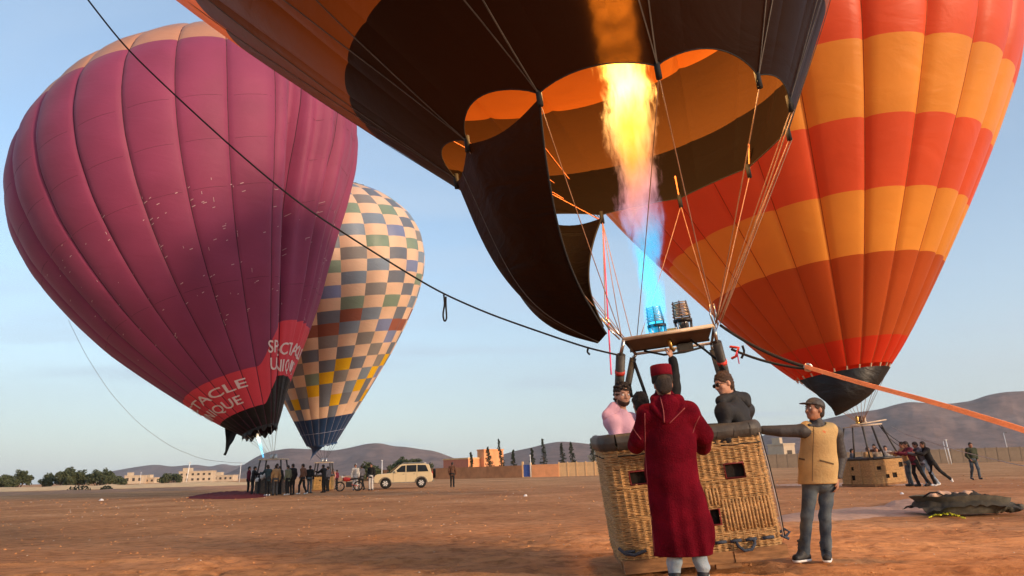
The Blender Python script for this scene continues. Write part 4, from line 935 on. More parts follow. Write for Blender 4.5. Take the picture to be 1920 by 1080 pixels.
S.cone(W(1533, 905, d1), W(1534, 868, d1), .205, .192, fl, k=.05).cone(W(1534, 868, d1), W(1534, 822, d1), .192, .180, fl, k=.05).cone(W(1512, 803, d1), W(1556, 806, d1), .085, .085, k=.05)
S.clip(W(1535, 907, d1), (0, 0, -1)); S.cone(W(1533, 800, d1), W(1531, 775, d1), .075, .085, k=.015, op='s')
S.clip(W(1492, 840, d1), (-1, 0, 0.08)); S.clip(W(1576, 840, d1), (1, 0, .10)); S.disp = folds(.0065, 9, 12, .7)
vest = S.mesh(HN, 'vest', M['vest'], p_)
line_on(vest, [(1526, 800), (1524, 850), (1523, 902)], .0035, 'zip', M['vest_seam'], p_, 24)
for q in ([(1494, 859), (1509, 862)], [(1537, 863), (1563, 870)]): line_on(vest, q, .004, 'pocket_flap', M['vest_seam'], p_, 8, width=.016)
line_on(vest, [(1543, 808), (1548, 811)], .002, 'chest_badge', M['strap'], p_, 4, width=.02)
S = Sdf(); S.cone(W(1533, 797, d1) , W(1530, 790, d1), .075, .070, k=.02); S.cone(W(1530, 800, d1 - .05), W(1518, 797, d1 - .06), .035, .02, k=.03); S.cone(W(1528, 787, d1), W(1526, 770, d1), .045, .05, k=.01, op='s'); S.disp = folds(.004, 20, 3); S.mesh(HN, 'collar', M['puffer'], p_)
_t = trouser_sdf(J, 1.0, .014, .004, 14, Fb)
for s_ in 'LR':
    for dz in (.02, .055, .09): _t.ell(np.array(J['an' + s_]) + [0, 0, dz], (.060, .060, .022), k=.012)
    _t.ell(J['hip' + s_], (.094, .094, .10), k=.03)
_t.mesh(HN, 'trousers', M['jeans'], p_)
for s_ in 'LR': shoe(J, s_, 1.0, p_, M['shoe'], .010, M['white'])
hair_sdf(J['head'], hax, 1.0, fluff=.003, seed=8).mesh(HN, 'hair', M['hair'], p_)
S = Sdf(); g = lambda x, y, z: J['head'] + x * hax[0] + y * hax[1] + z * hax[2]
S.ell(g(0, -.012, .048), (.092, .108, .086), hax, k=.02); S.clip(g(0, 0, .034), -hax[2] + .12 * hax[1]); cap = S.mesh(.0085, 'cap', M['puffer'], p_)
S = Sdf(); S.ell(g(0, .115, .048), (.066, .075, .010), (hax[0], nrm(hax[1] - .15 * hax[2]), nrm(hax[2] + .15 * hax[1])), k=.01); S.mesh(.007, 'cap_brim', M['puffer'], cap)
# --- passengers in the basket
def basket_person(label, hpx, dep, F, fdir, torso, arms, topm, sk='skin', hairfn=None, roll=0, ex=.03, k=1.0, hood=None):
    hx, hy = hpx; hd = W(hx, hy, dep); nx, ny = torso['neck']; sx0, sy0, sd0 = torso['shL']; sx1, sy1, sd1 = torso['shR']
    nk = W(nx, ny, dep); shL = W(sx0, sy0, dep + sd0); shR = W(sx1, sy1, dep + sd1); mid = (shL + shR) / 2; ch_ = mid + [0.01, 0, -.12]; wa = ch_ + [.04, 0, -.26]; pe_ = wa + [.02, 0, -.16]
    F = nrm(F); side = nrm(np.cross(F, [0, 0, 1]))
    sgn = 1 if (shR - shL) @ side > 0 else -1
    J = dict(head=hd, neck=nk, chest=ch_, waist=wa, pelvis=pe_, shL=shL, shR=shR)
    for s_, q in (('L', -1), ('R', 1)):
        hp = pe_ + side * q * sgn * .09 + [0, 0, -.05]; J['hip' + s_] = hp; J['kn' + s_] = hp + [.02, 0, -.40]; J['an' + s_] = hp + [.04, 0, -.76]; J['toe' + s_] = J['an' + s_] + F * .15 + [0, 0, -.05]
        a = arms.get(s_)
        if a: J['el' + s_], J['wr' + s_] = W(*a[0]), W(*a[1])
        else: J['el' + s_] = J['sh' + s_] + side * q * sgn * .05 + F * .02 + [0, 0, -.27]; J['wr' + s_] = J['el' + s_] + F * .2 + [0, 0, -.06]
    ax = head_axes(fdir, roll); p_ = thing('person', label, 'person', (pe_[0], pe_[1], 0.2)); pal = {s_: arms[s_][2] for s_ in arms if arms[s_] and len(arms[s_]) > 2}
    b_ = body_sdf(J, F, ax, k, palms=pal).mesh(HN, 'body', M[sk], p_); 
    tp = top_sdf(J, F, k, ex, .022, hemz=.1, fold=.010, seed=int(hx)).mesh(HN, 'hoodie' if topm == 'pink' else 'jacket', M[topm], p_)
    trouser_sdf(J, k, .015, .004, 3, F).mesh(.014, 'trousers', M['jeans'], p_)
    for s_ in 'LR': shoe(J, s_, k, p_, M['shoe'], .014)
    return J, ax, p_, tp
J, ax, p_, tp = basket_person('bearded young man in a pale pink hoodie in the near basket', (1167, 741), 7.75, [.75, .6, 0], [.30, -.94, -.06], dict(neck=(1163, 771), shL=(1148, 792, -.10), shR=(1183, 788, .16)), {}, 'pink')
face_bits(p_, None, J['head'], ax)
h_ = hair_sdf(J['head'], ax, 1.02, fluff=.012, seed=4, top=.012); h_.mesh(.008, 'hair', M['hair'], p_)
r, f, u = ax; g = lambda x, y, z: J['head'] + x * r + y * f + z * u; S = Sdf()
S.ell(g(0, .028, -.062), (.066, .074, .062), ax, k=.02); S.ell(g(0, .085, -.020), (.060, .06, .034), ax, k=.01, op='s'); S.ell(g(0, .100, -.062), (.020, .03, .008), ax, k=.006, op='s'); S.clip(g(0, 0, -.03), u + f * .55); S.disp = folds(.0025, 90, 3); S.mesh(.0065, 'beard', M['beard'], p_)
S = Sdf(); nk = J['neck']; S.cone(W(1139, 779, 7.66), W(1150, 765, 7.72), .066, .068, k=.03).cone(W(1152, 768, 7.75), W(1178, 778, 7.78), .050, .035, k=.04).cone(W(1139, 779, 7.66), W(1147, 792, 7.62), .062, .045, k=.03); S.disp = folds(.006, 22, 2); S.mesh(HN, 'hood', M['pink'], p_)
J, ax, p_, tp = basket_person('man with dark glasses and black jacket at the right end of the near basket', (1357, 720), 7.62, [-.8, .1, 0], [-.93, -.30, -.20], dict(neck=(1373, 748), shL=(1358, 772, -.20), shR=(1398, 768, .18)), {}, 'black_jacket', roll=R(-6), ex=.04)
face_bits(p_, None, J['head'], ax)
M['brown_hair'] = mat('brown_hair', (.07, .035, .018), .6, bump=.7, bscale=120, var=.4)
hair_sdf(J['head'], ax, 1.0, fluff=.005, seed=9, top=.008).mesh(.008, 'hair', M['brown_hair'], p_)
r, f, u = ax; g = lambda x, y, z: J['head'] + x * r + y * f + z * u; mb = MB()
for sx in (-1, 1):
    th_ = np.linspace(0, 2 * math.pi, 17); mb.tube([g(sx * .034 + .024 * math.cos(a), .102, .001 + .018 * math.sin(a)) for a in th_], .0035, 5, caps=False); mb.tube([g(sx * .058, .102, .006), g(sx * .082, .03, .004), g(sx * .082, -.02, -.002)], .0032, 5)
mb.tube([g(-.010, .104, .004), g(.010, .104, .004)], .003, 5); gl = mb.build('glasses', M['glass_frame'], p_, True)
mb = MB()
for sx in (-1, 1): mb.lathe(g(sx * .034, .101, .001), [(.0235, 0), (.0235, .002)], 14, r, u * .78, f)
mb.build('lens', mat('dark_lens', (.012, .012, .014), .08, bump=0), gl)
S = Sdf(); S.cone(W(1352, 752, 7.5), W(1368, 742, 7.6), .06, .07, k=.04).cone(W(1368, 742, 7.62), W(1395, 748, 7.7), .07, .062, k=.04).cone(W(1395, 748, 7.7), W(1400, 756, 7.65), .062, .045, k=.04); S.cone(W(1362, 735, 7.6), W(1372, 722, 7.6), .05, .06, k=.01, op='s'); S.disp = folds(.005, 18, 7); S.mesh(HN, 'hood', M['black_jacket'], p_)
J, ax, p_, tp = basket_person('black haired passenger half hidden between the pink hoodie and the maroon robe', (1200, 757), 8.25, [0, 1, 0], [-.2, 1, 0], dict(neck=(1201, 782), shL=(1182, 797, 0), shR=(1222, 797, 0)), {}, 'black')
hair_sdf(J['head'], ax, 1.06, fluff=.008, seed=14, long=.12).mesh(.010, 'hair', M['hair'], p_)
J, ax, p_, tp = basket_person('pilot in black reaching up to the burner, mostly hidden behind the robed man', (1244, 742), 7.72, [.1, -1, 0], [.1, -.8, .4], dict(neck=(1245, 764), shL=(1228, 782, 0), shR=(1262, 752, -.02)),
    {'R': ((1265, 706, 7.72), (1260, 674, 7.78), (nrm([-.12, .1, 1]), nrm([-.7, .6, .1]), (-1, 0, 0), .8))}, 'black', ex=.01)
hair_sdf(J['head'], ax, 1.0, fluff=.004).mesh(.012, 'hair', M['hair'], p_)
# ------------------------------------------------------------------ near basket, tilted by the wind
yaw, th_t, ph_t, BW, BH, BD, shr = -0.0393, 0.074, 0.0481, 1.5963, 1.3263, 1.1426, -0.0401
BO = ground(1172, 1075, .02)
_X = np.array([math.cos(yaw), math.sin(yaw), 0]); _Y = np.array([-math.sin(yaw), math.cos(yaw), 0]); _Z = np.array([0, 0, 1.])
BX = _X * math.cos(th_t) + _Z * math.sin(th_t); Z2 = -_X * math.sin(th_t) + _Z * math.cos(th_t)
BY = _Y * math.cos(ph_t) + Z2 * math.sin(ph_t); BZ = Z2 * math.cos(ph_t) - _Y * math.sin(ph_t) + BX * shr
def Lb(x, y, z): x, y, z = np.broadcast_arrays(*[np.asarray(v, float) for v in (x, y, z)]); return BO + x[..., None] * BX + y[..., None] * BY + z[..., None] * BZ
def Lp(L): return [Lb(*p) for p in L]
def rrect(W_, D_, r, n=400):
    """rounded rectangle path: returns positions and outward normals at n arc-length samples, starting on the front left"""
    seg = []; cs = [(W_ - r, r, -90), (W_ - r, D_ - r, 0), (r, D_ - r, 90), (r, r, 180)]; pts = [(r, 0)]
    for cx_, cy_, a0 in cs:
        for a in np.linspace(a0, a0 + 90, 10): pts.append((cx_ + r * math.cos(R(a)), cy_ + r * math.sin(R(a))))
    pts = np.array(pts); d = np.r_[0, np.cumsum(np.linalg.norm(np.diff(pts, axis=0), axis=1))]; s_ = np.linspace(0, d[-1], n); x = np.interp(s_, d, pts[:, 0]); y = np.interp(s_, d, pts[:, 1])
    tx = np.gradient(x); ty = np.gradient(y); L = np.hypot(tx, ty); return s_, x, y, ty / L, -tx / L, d[-1]
holes = [(.205, .375, .835, .965), (1.165, 1.36, .800, .945), (.93, 1.03, .37, .52), (.50, .62, .37, .52)]
def in_hole(x, y, z): return any(a < x < b_ and c < z < d_ and y < .02 for a, b_, c, d_ in holes)
basket = thing('balloon_basket', 'nearest wicker basket tilted to the left with a padded dark rim, people standing in it', 'basket', BO)
def weave(parent, Lf, W_, D_, z0, z1, rc, pitch=.070, row=.0165, hole=None, amp=.011, rad=.0125, per=4, mtl=None):
    s_, x, y, nx, ny, L = rrect(W_, D_, rc, 2); ns = int(round(L / pitch / 2) * 2); s_, x, y, nx, ny, L = rrect(W_, D_, rc, ns * per + 1)
    mb = MB(); nr = int((z1 - z0) / row); q = np.arange(ns * per + 1) / per
    for r_ in range(nr):
        z = z0 + (r_ + .5) * row; f = (z - z0) / (z1 - z0)
        thick_band = any(abs(f - b_) < .022 for b_ in (.14, .36, .62, .90))
        ph = math.pi * r_ if not thick_band else math.pi * .66 * r_
        pr = 1.0 if thick_band or (r_ // 2) % 9 else .7
        o = amp * (.45 * np.cos(math.pi * q + ph) + .75 * np.cos(2 * math.pi * q) * (0 if thick_band else 1)) + rad * .9 + (.006 if thick_band else 0) + rng.normal(0, .0018); zz_ = z + .002 * np.sin(q * 1.7 + r_) + rng.normal(0, .0014)
        rows_ = []
        for dz, do in ((-row * .5, -.004), (-row * .22, .007), (row * .22, .007), (row * .5, -.004)):
            rows_.append(Lf(x + nx * (o + do * pr * 1.4), y + ny * (o + do * pr * 1.4), zz_ + dz))
        P_ = np.array(rows_); n_ = P_.shape[1]
        keep = [j for j in range(n_ - 1) if not (hole and hole((x[j] + x[j + 1]) / 2, (y[j] + y[j + 1]) / 2, z))]
        mb.add(P_.reshape(-1, 3), [(a * n_ + j, a * n_ + j + 1, (a + 1) * n_ + j + 1, (a + 1) * n_ + j) for a in range(3) for j in keep])
    tag(mb.build('wicker_weave', mtl or M['wicker'], parent, True), kind='stuff')
    ms = MB()
    for k in range(ns):
        j = k * per
        for zz0, zz1 in ((z0, z1),):
            zl = np.linspace(zz0, zz1, 16); run = []
            for z in list(zl) + [None]:
                if z is None or (hole and hole(x[j], y[j], z)):
                    if len(run) > 1: ms.tube(run, .0085, 5)
                    run = []
                else: run.append(Lf(x[j] + nx[j] * .012, y[j] + ny[j] * .012, z))
    tag(ms.build('wicker_stakes', M['wicker_pale'], parent, True), kind='stuff')
weave(basket, Lb, BW, BD, .10, 1.235, .12, hole=in_hole)
# groups of proud uprights on the front as the photo shows between z .33 and .62
for k in range(22):
    x = .80 + k * .035
    if .90 < x < 1.06 and False: continue
    z0, z1 = (.30, .60) if k > 7 else (.55, .72)
    MB().tube(Lp([(x, -.016, z0), (x, -.020 - .006 * (k % 2), (z0 + z1) / 2), (x, -.016, z1)]), .014, 6).build('upright', M['wicker'], basket, True)
def shade_liner(parent, Lf, W_, D_, z0, z1, rc, inset=.03):
    s_, x, y, nx, ny, L = rrect(W_, D_, rc, 61); P_ = np.array([Lf(x - nx * inset, y - ny * inset, z) for z in (z0, z1)]); MB().grid(P_).build('shade_lining', M['wicker_shade'], parent, True)  # dark sheet added so the step holes look deep in shade
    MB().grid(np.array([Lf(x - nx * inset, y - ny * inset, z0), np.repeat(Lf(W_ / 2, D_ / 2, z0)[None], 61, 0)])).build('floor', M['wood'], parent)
shade_liner(basket, Lb, BW, BD, .08, 1.25, .12)
for a, b_, c, d_ in holes[:3]:
    MB().tube(Lp([(a, -.022, c), (b_, -.022, c), (b_, -.022, d_), (a, -.022, d_), (a, -.022, c)]), .011, 6).build('step_hole_rim', M['leather_red'], basket, True)
    mb = MB(); mb.add(Lp([(a, .01, c), (b_, .01, c), (b_, .20, c), (a, .20, c)]), [(0, 1, 2, 3)]); mb.build('step_hole_sill', M['leather_red'], basket)
s_, x, y, nx, ny, L = rrect(BW, BD, .13, 73)
def rim(parent, Lf, W_, D_, z, rc, r1=.052, r2=.085, mtl=None, n=73):
    s_, x, y, nx, ny, L = rrect(W_, D_, rc, n); rows_ = []
    for a in np.linspace(0, 2 * math.pi, 15): rr_ = 1 + .05 * np.sin(s_ * 9) + .03 * np.sin(s_ * 23 + 1); rows_.append(Lf(x + nx * (r1 * np.cos(a) * rr_ + .01), y + ny * (r1 * np.cos(a) * rr_ + .01), z + r2 * np.sin(a) * rr_))
    MB().grid(np.array(rows_)).build('padded_rim', mtl or M['leather'], parent, True)
rim(basket, Lb, BW, BD, 1.265, .13)
for k in range(9):
    x = .12 + k * .17; MB().tube(Lp([(x, -.052, 1.20), (x + .02, -.062, 1.262), (x + .015, -.04, 1.33)]), .0025, 5).build('rim_lacing', M['rope_black'], basket, True)
# thin dark rope under the rim, blue-grey rope with loops near the foot
s_, x, y, nx, ny, L = rrect(BW, BD, .12, 161)
for k in range(0, 160, 4):
    o = .028 if (k // 4) % 2 else .034
    if (k // 4) % 4 != 3: MB().tube([Lb(x[j] + nx[j] * o, y[j] + ny[j] * o, 1.125 + .004 * math.sin(j)) for j in range(k, min(k + 5, 161))], .006, 5).build('rope_stitch', M['rope_black'], basket, True)
for a in (.02, .78, .93, 1.08, 1.23, 1.40): MB().tube(Lp([(a, -.028, .200), (a + .05, -.040, .205), (a + .11, -.028, .203)]), .015, 6).build('rope_stitch', M['rope_blue'], basket, True)
MB().tube(Lp([(1.13, -.03, .205), (1.145, -.06, .15), (1.19, -.075, .11), (1.26, -.075, .115), (1.305, -.06, .16), (1.315, -.03, .205)]), .016, 7).build('rope_handle', M['rope_blue'], basket, True)
MB().tube(Lp([(-.02, .0, .24), (.03, -.05, .19), (.12, -.055, .17), (.24, -.035, .20)]), .017, 7).build('rope_handle', M['rope_blue'], basket, True)
MB().tube(Lp([(1.58, .05, .22), (1.66, .06, .25), (1.70, .06, .22), (1.66, .05, .19), (1.60, .04, .20), (1.67, .02, .16)]), .014, 6).build('rope_tail', M['rope_blue'], basket, True)
for off, m_ in ((0, 'rope_pale'), (.014, 'rope_black')): MB().tube(Lp([(1.585 + off, -.02, 1.22), (1.60 + off, -.035, .9), (1.61 + off, -.035, .5), (1.605 + off, -.03, .2)]), .006, 5).build('corner_cable', M[m_], basket, True)
# wooden skids
def plank(L8): return MB().hexa([Lb(*p) for p in L8])
def skid(x0, x1, y0, y1, z0, z1): plank([(x0, y0, z0), (x1, y0, z0 ), (x0, y1, z0), (x1, y1, z0), (x0, y0, z1), (x1, y0, z1), (x0, y1, z1), (x1, y1, z1)]).build('skid', M['wood'], basket)
skid(.0, .50, -.03, .10, -.01, .115); skid(.505, 1.09, -.025, .10, 0.0, .11); skid(1.095, 1.62, -.035, .10, .0, .12); skid(0, 1.6, 1.04, 1.16, -.005, .11); skid(-.01, .09, .12, 1.02, .01, .10); skid(1.52, 1.61, .12, 1.02, .01, .10); skid(.75, .85, .12, 1.02, .01, .10); skid(.9, 1.15, -.01, .06, -.05, -.004)
# ------------------------------------------------------------------ burner frame on four poles (its own rigid piece of the basket rig)
rig = thing('burner_frame', 'steel burner frame with two coil burners on padded poles above the near basket', 'burner frame', Lb(.9, .6, 2.3))
c0 = [(.43, .2, 2.31), (1.40, .2, 2.355), (1.52, .98, 2.27), (.62, .98, 2.235)]
def hexlocal(name, a, b_, c, d_, t, m_, parent=rig):
    lo_ = [np.array(q) - [0, 0, t] for q in (a, b_, d_, c)]; hi_ = [np.array(q) for q in (a, b_, d_, c)]
    return MB().hexa([Lb(*q) for q in lo_ + hi_]).build(name, m_, parent)
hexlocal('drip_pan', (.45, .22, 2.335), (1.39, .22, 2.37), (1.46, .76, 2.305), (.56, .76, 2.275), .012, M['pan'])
for a, b_, nm in (((.42, .19, 2.34), (1.41, .19, 2.385), 'front_rail'), ((.42, .19, 2.335), (.64, 1.0, 2.24), 'side_rail'), ((1.41, .19, 2.375), (1.55, 1.0, 2.27), 'side_rail'), ((.64, 1.0, 2.245), (1.55, 1.0, 2.275), 'rear_rail'), ((.55, .79, 2.265), (1.48, .79, 2.30), 'cross_rail')):
    MB().tube(Lp([a, b_]), .017 if nm != 'front_rail' else .020, 8).build(nm, M['cream'] if nm in ('front_rail', 'rear_rail') else M['steel_dark'], rig, True)
MB().tube(Lp([(.95, .45, 2.33), (.97, .5, 2.22), (1.0, .52, 2.19)]), .022, 8).build('blast_valve', M['brass'], rig, True)
MB().tube(Lp([(.70, .7, 2.24), (.95, .9, 2.19), (1.2, .95, 2.20), (1.45, .98, 2.24)]), .013, 6).build('fuel_hose', M['rope_black'], rig, True)
MB().tube(Lp([(1.2, .5, 2.29), (1.32, .45, 2.16), (1.43, .35, 2.0), (1.50, .3, 1.8), (1.52, .25, 1.4)]), .013, 6).build('fuel_hose', M['rope_black'], rig, True)
MB().box(Lb(1.17, .72, 2.235), (.17, .1, .08), BX, BY, BZ).build('valve_block', M['steel_dark'], rig)
poles = {'fl': [(.26, .72, 1.30), (.30, .52, 1.75), (.365, .24, 2.18)], 'fr': [(1.60, .75, 1.30), (1.51, .52, 1.80), (1.41, .22, 2.20)], 'bl': [(.20, 1.05, 1.30), (.45, 1.02, 1.8), (.60, 1.0, 2.20)], 'br': [(1.56, 1.02, 1.30), (1.58, 1.0, 1.8), (1.545, .99, 2.2)]}
for k_, P_ in poles.items():
    pl = MB().tube(Lp(P_), .052 if k_[0] == 'f' else .040, 12).build('padded_pole', M['leather'], rig, True)
    a, b_, c = [np.array(q) for q in P_]; top = {'fl': (.42, .19, 2.335), 'fr': (1.41, .19, 2.38), 'bl': (.64, 1.0, 2.24), 'br': (1.55, 1.0, 2.27)}[k_]
    MB().tube(Lp([c, top]), .020, 8).build('pole_end', M['steel'], rig, True)
    q0 = b_ + (c - b_) * (.45 if k_ != 'fl' else .55); q1 = q0 + (c - b_) / np.linalg.norm(c - b_) * .045
    if k_[0] == 'f': MB().tube(Lp([q0, q1]), .056, 14).build('red_tape', M['red_band'], pl, True)
    else: MB().box(Lb(*(b_ + [0.02, -.05, .02])), (.085, .06, .16), BX, BY, BZ).build('buckle', M['rope_black'], pl)
MB().tube(Lp([(.60, .98, 2.15), (.63, .96, 1.95), (.66, .94, 1.75), (.55, .95, 1.5)]), .02, 7).build('hose_bundle', M['rope_black'], rig, True)
for cx_, key in ((.855, 0), (1.155, 1)):
    cy_ = .50; z0 = 2.345 + .03 * key
    bm_ = MB().lathe(Lb(cx_, cy_, z0), [(.075, 0), (.085, .01), (.085, .03), (.075, .035)], 20, BX, BY, BZ); bu = bm_.build('burner', M['steel_dark'], rig, True)
    MB().lathe(Lb(cx_, cy_, z0 + .035), [(.05, 0), (.045, .05), (.06, .06), (.055, .11)], 18, BX, BY, BZ).build('can', M['steel'], bu, True)
    for a in np.linspace(0, 2 * math.pi, 9)[:-1]:
        p0 = Lb(cx_ + .085 * math.cos(a), cy_ + .085 * math.sin(a), z0); p1 = Lb(cx_ + .098 * math.cos(a), cy_ + .098 * math.sin(a), z0 + .135); MB().tube([p0, p1], .0085, 6).build('strut', M['steel'] if int(a * 3) % 2 else M['steel_dark'], bu, True)
    MB().lathe(Lb(cx_, cy_, z0 + .125), [(.096, 0), (.106, 0), (.106, .03), (.096, .03), (.096, 0)], 24, BX, BY, BZ).build('collar_ring', M['steel_dark'], bu, True)
    MB().lathe(Lb(cx_, cy_, z0 + .13), [(.097, 0), (.097, .028)], 20, BX, BY, BZ).build('burner_plate', M['brass'], bu, True)
    pts = []
    for j in range(260): f = j / 259; a = f * 2 * math.pi * 9; r_ = .096 - .018 * f + .004 * math.sin(a * .5); pts.append(Lb(cx_ + r_ * math.cos(a), cy_ + r_ * math.sin(a), z0 + .18 + .17 * f))
    MB().tube(pts, .0075, 6).build('coil', M['coil'] if key else M['steel'], bu, True)
    for a in np.linspace(.3, 2 * math.pi + .3, 7)[:-1]:
        MB().tube([Lb(cx_ + .100 * math.cos(a), cy_ + .100 * math.sin(a), z0 + .15), Lb(cx_ + .095 * math.cos(a), cy_ + .095 * math.sin(a), z0 + .20), Lb(cx_ + .082 * math.cos(a), cy_ + .082 * math.sin(a), z0 + .36)], .006, 5).build('coil_rod', M['steel_dark'], bu, True)
MB().box(Lb(1.005, .5, 2.41), (.09, .05, .06), BX, BY, BZ).build('fuel_block', M['brass'], rig)
FL, FR_, BL_, BR_ = Lb(.40, .18, 2.36), Lb(1.43, .18, 2.40), Lb(.64, 1.0, 2.27), Lb(1.56, 1.0, 2.30)
# ------------------------------------------------------------------ scoop of the near balloon
def ringp(a): return MM + mp_[3] * (math.cos(a) * ma + math.sin(a) * mbv)
kk = np.linspace(1, -4, 61); tops = []
for k in kk:
    a0, a1 = math.floor(k), math.floor(k) + 1; f = k - a0; tops.append(ringp(att_ang(a0)) * (1 - f) + ringp(att_ang(a1)) * f - mn * (.04 + .10 * math.sin(math.pi * f)))
tops = np.array(tops); u_ = np.linspace(0, 1, 61); ap0 = W(1137, 626, 6.95); ap1 = W(1131, 612, 7.2); P_ = []
for v in np.linspace(0, 1, 40):
    ap = ap0[None] * (1 - u_[:, None]) + ap1[None] * u_[:, None] + np.outer(np.sin(np.pi * u_), W(1119, 644, 6.95) - W(1134, 619, 6.95))
    bow_near = np.array([-.17, .0, -.03]); bow_mid = np.array([-.10, .0, -.36]); bow_far = np.array([-.17, 0, .0]); m_ = np.sin(np.pi * u_)[:, None]
    bow = (bow_near * (1 - u_[:, None]) + bow_far * u_[:, None]) * (1 - m_) + bow_mid * m_
    w_ = v ** 1.0; wr_ = .02 * np.sin(u_ * 25 + v * 5)[:, None] * math.sin(math.pi * v) * np.array([1, 0, .5])
    P_.append(tops * (1 - w_) + ap * w_ + bow * math.sin(math.pi * v ** 1.05) + wr_)
P_ = np.array(P_); MB().grid(P_).build('scoop', B['scoop'], near_b, True)
for e_ in (0, 60): MB().tube(P_[:, e_], .010, 6).build('scoop_edge_tape', M['rope_black'], near_b, True)
MB().tube(P_[:, 18], .006, 5).build('scoop_seam', M['tape_dark'], near_b, True)
# flying wires
def wire(a, b_, r, m_, name='flying_wire', parent=near_b, sag=.0, n=10): MB().tube(cat_line(a, b_, sag, n), r, 5).build(name, M[m_], parent, True)
wr = [(1, FL, .03), (8, FL, .02), (8, BL_, .02), (2, BL_, .05), (2, FR_, .05), (3, FR_, .0), (3, BR_, .02), (4, FR_, .0), (5, FR_, 0), (5, BR_, 0), (6, FR_, 0), (7, FR_, .02), (7, BL_, .03), (9, BL_, 0), (10, FL, 0), (11, FL, .03), (0, FL, .05), (9, FL, 0)]
for k, e_, sg in wr: wire(ATTP[k], e_, .005, 'rope_brown', sag=sg)
for k in (4, 5): wire(ATTP[k] + [.03, 0, 0], FR_ + [.05, 0, 0], .006, 'rope_brown')
wire(ATTP[8], W(1135, 600, 7.1), .006, 'rope_brown', sag=.06); wire(ATTP[8], W(1146, 702, 7.5), .009, 'rope_pink', 'vent_line', sag=.03)
wire(ATTP[8] + [.02, 0, 0], ringp(att_ang(9)) + np.array([-1.2, 0, 1.2]), .007, 'strap', 'guide_cord')
for dx in (0, .35, .7): wire(main_S(16.5 + dx * 2, 1.9, -.05), ATTP[8], .006, 'strap', 'guide_cord')
for k in (6, 7): wire(ATTP[k], ATTP[k] + np.array([-.04, 0, .42]) * (1 if k == 7 else -1) * np.array([1, 1, 1 if k == 7 else -1]), .012, 'strap', 'toggle_strap')
for c_ in (FL, FR_):
    for dx in (-.02, .02):
        MB().tube([c_ + [dx, 0, -.02], c_ + [dx * 1.5 + (-.10 if c_ is FL else -.02), 0, .10], c_ + [dx + (-.18 if c_ is FL else -.02), 0, .22]], .010, 6).build('shackle', M['steel'], rig, True)
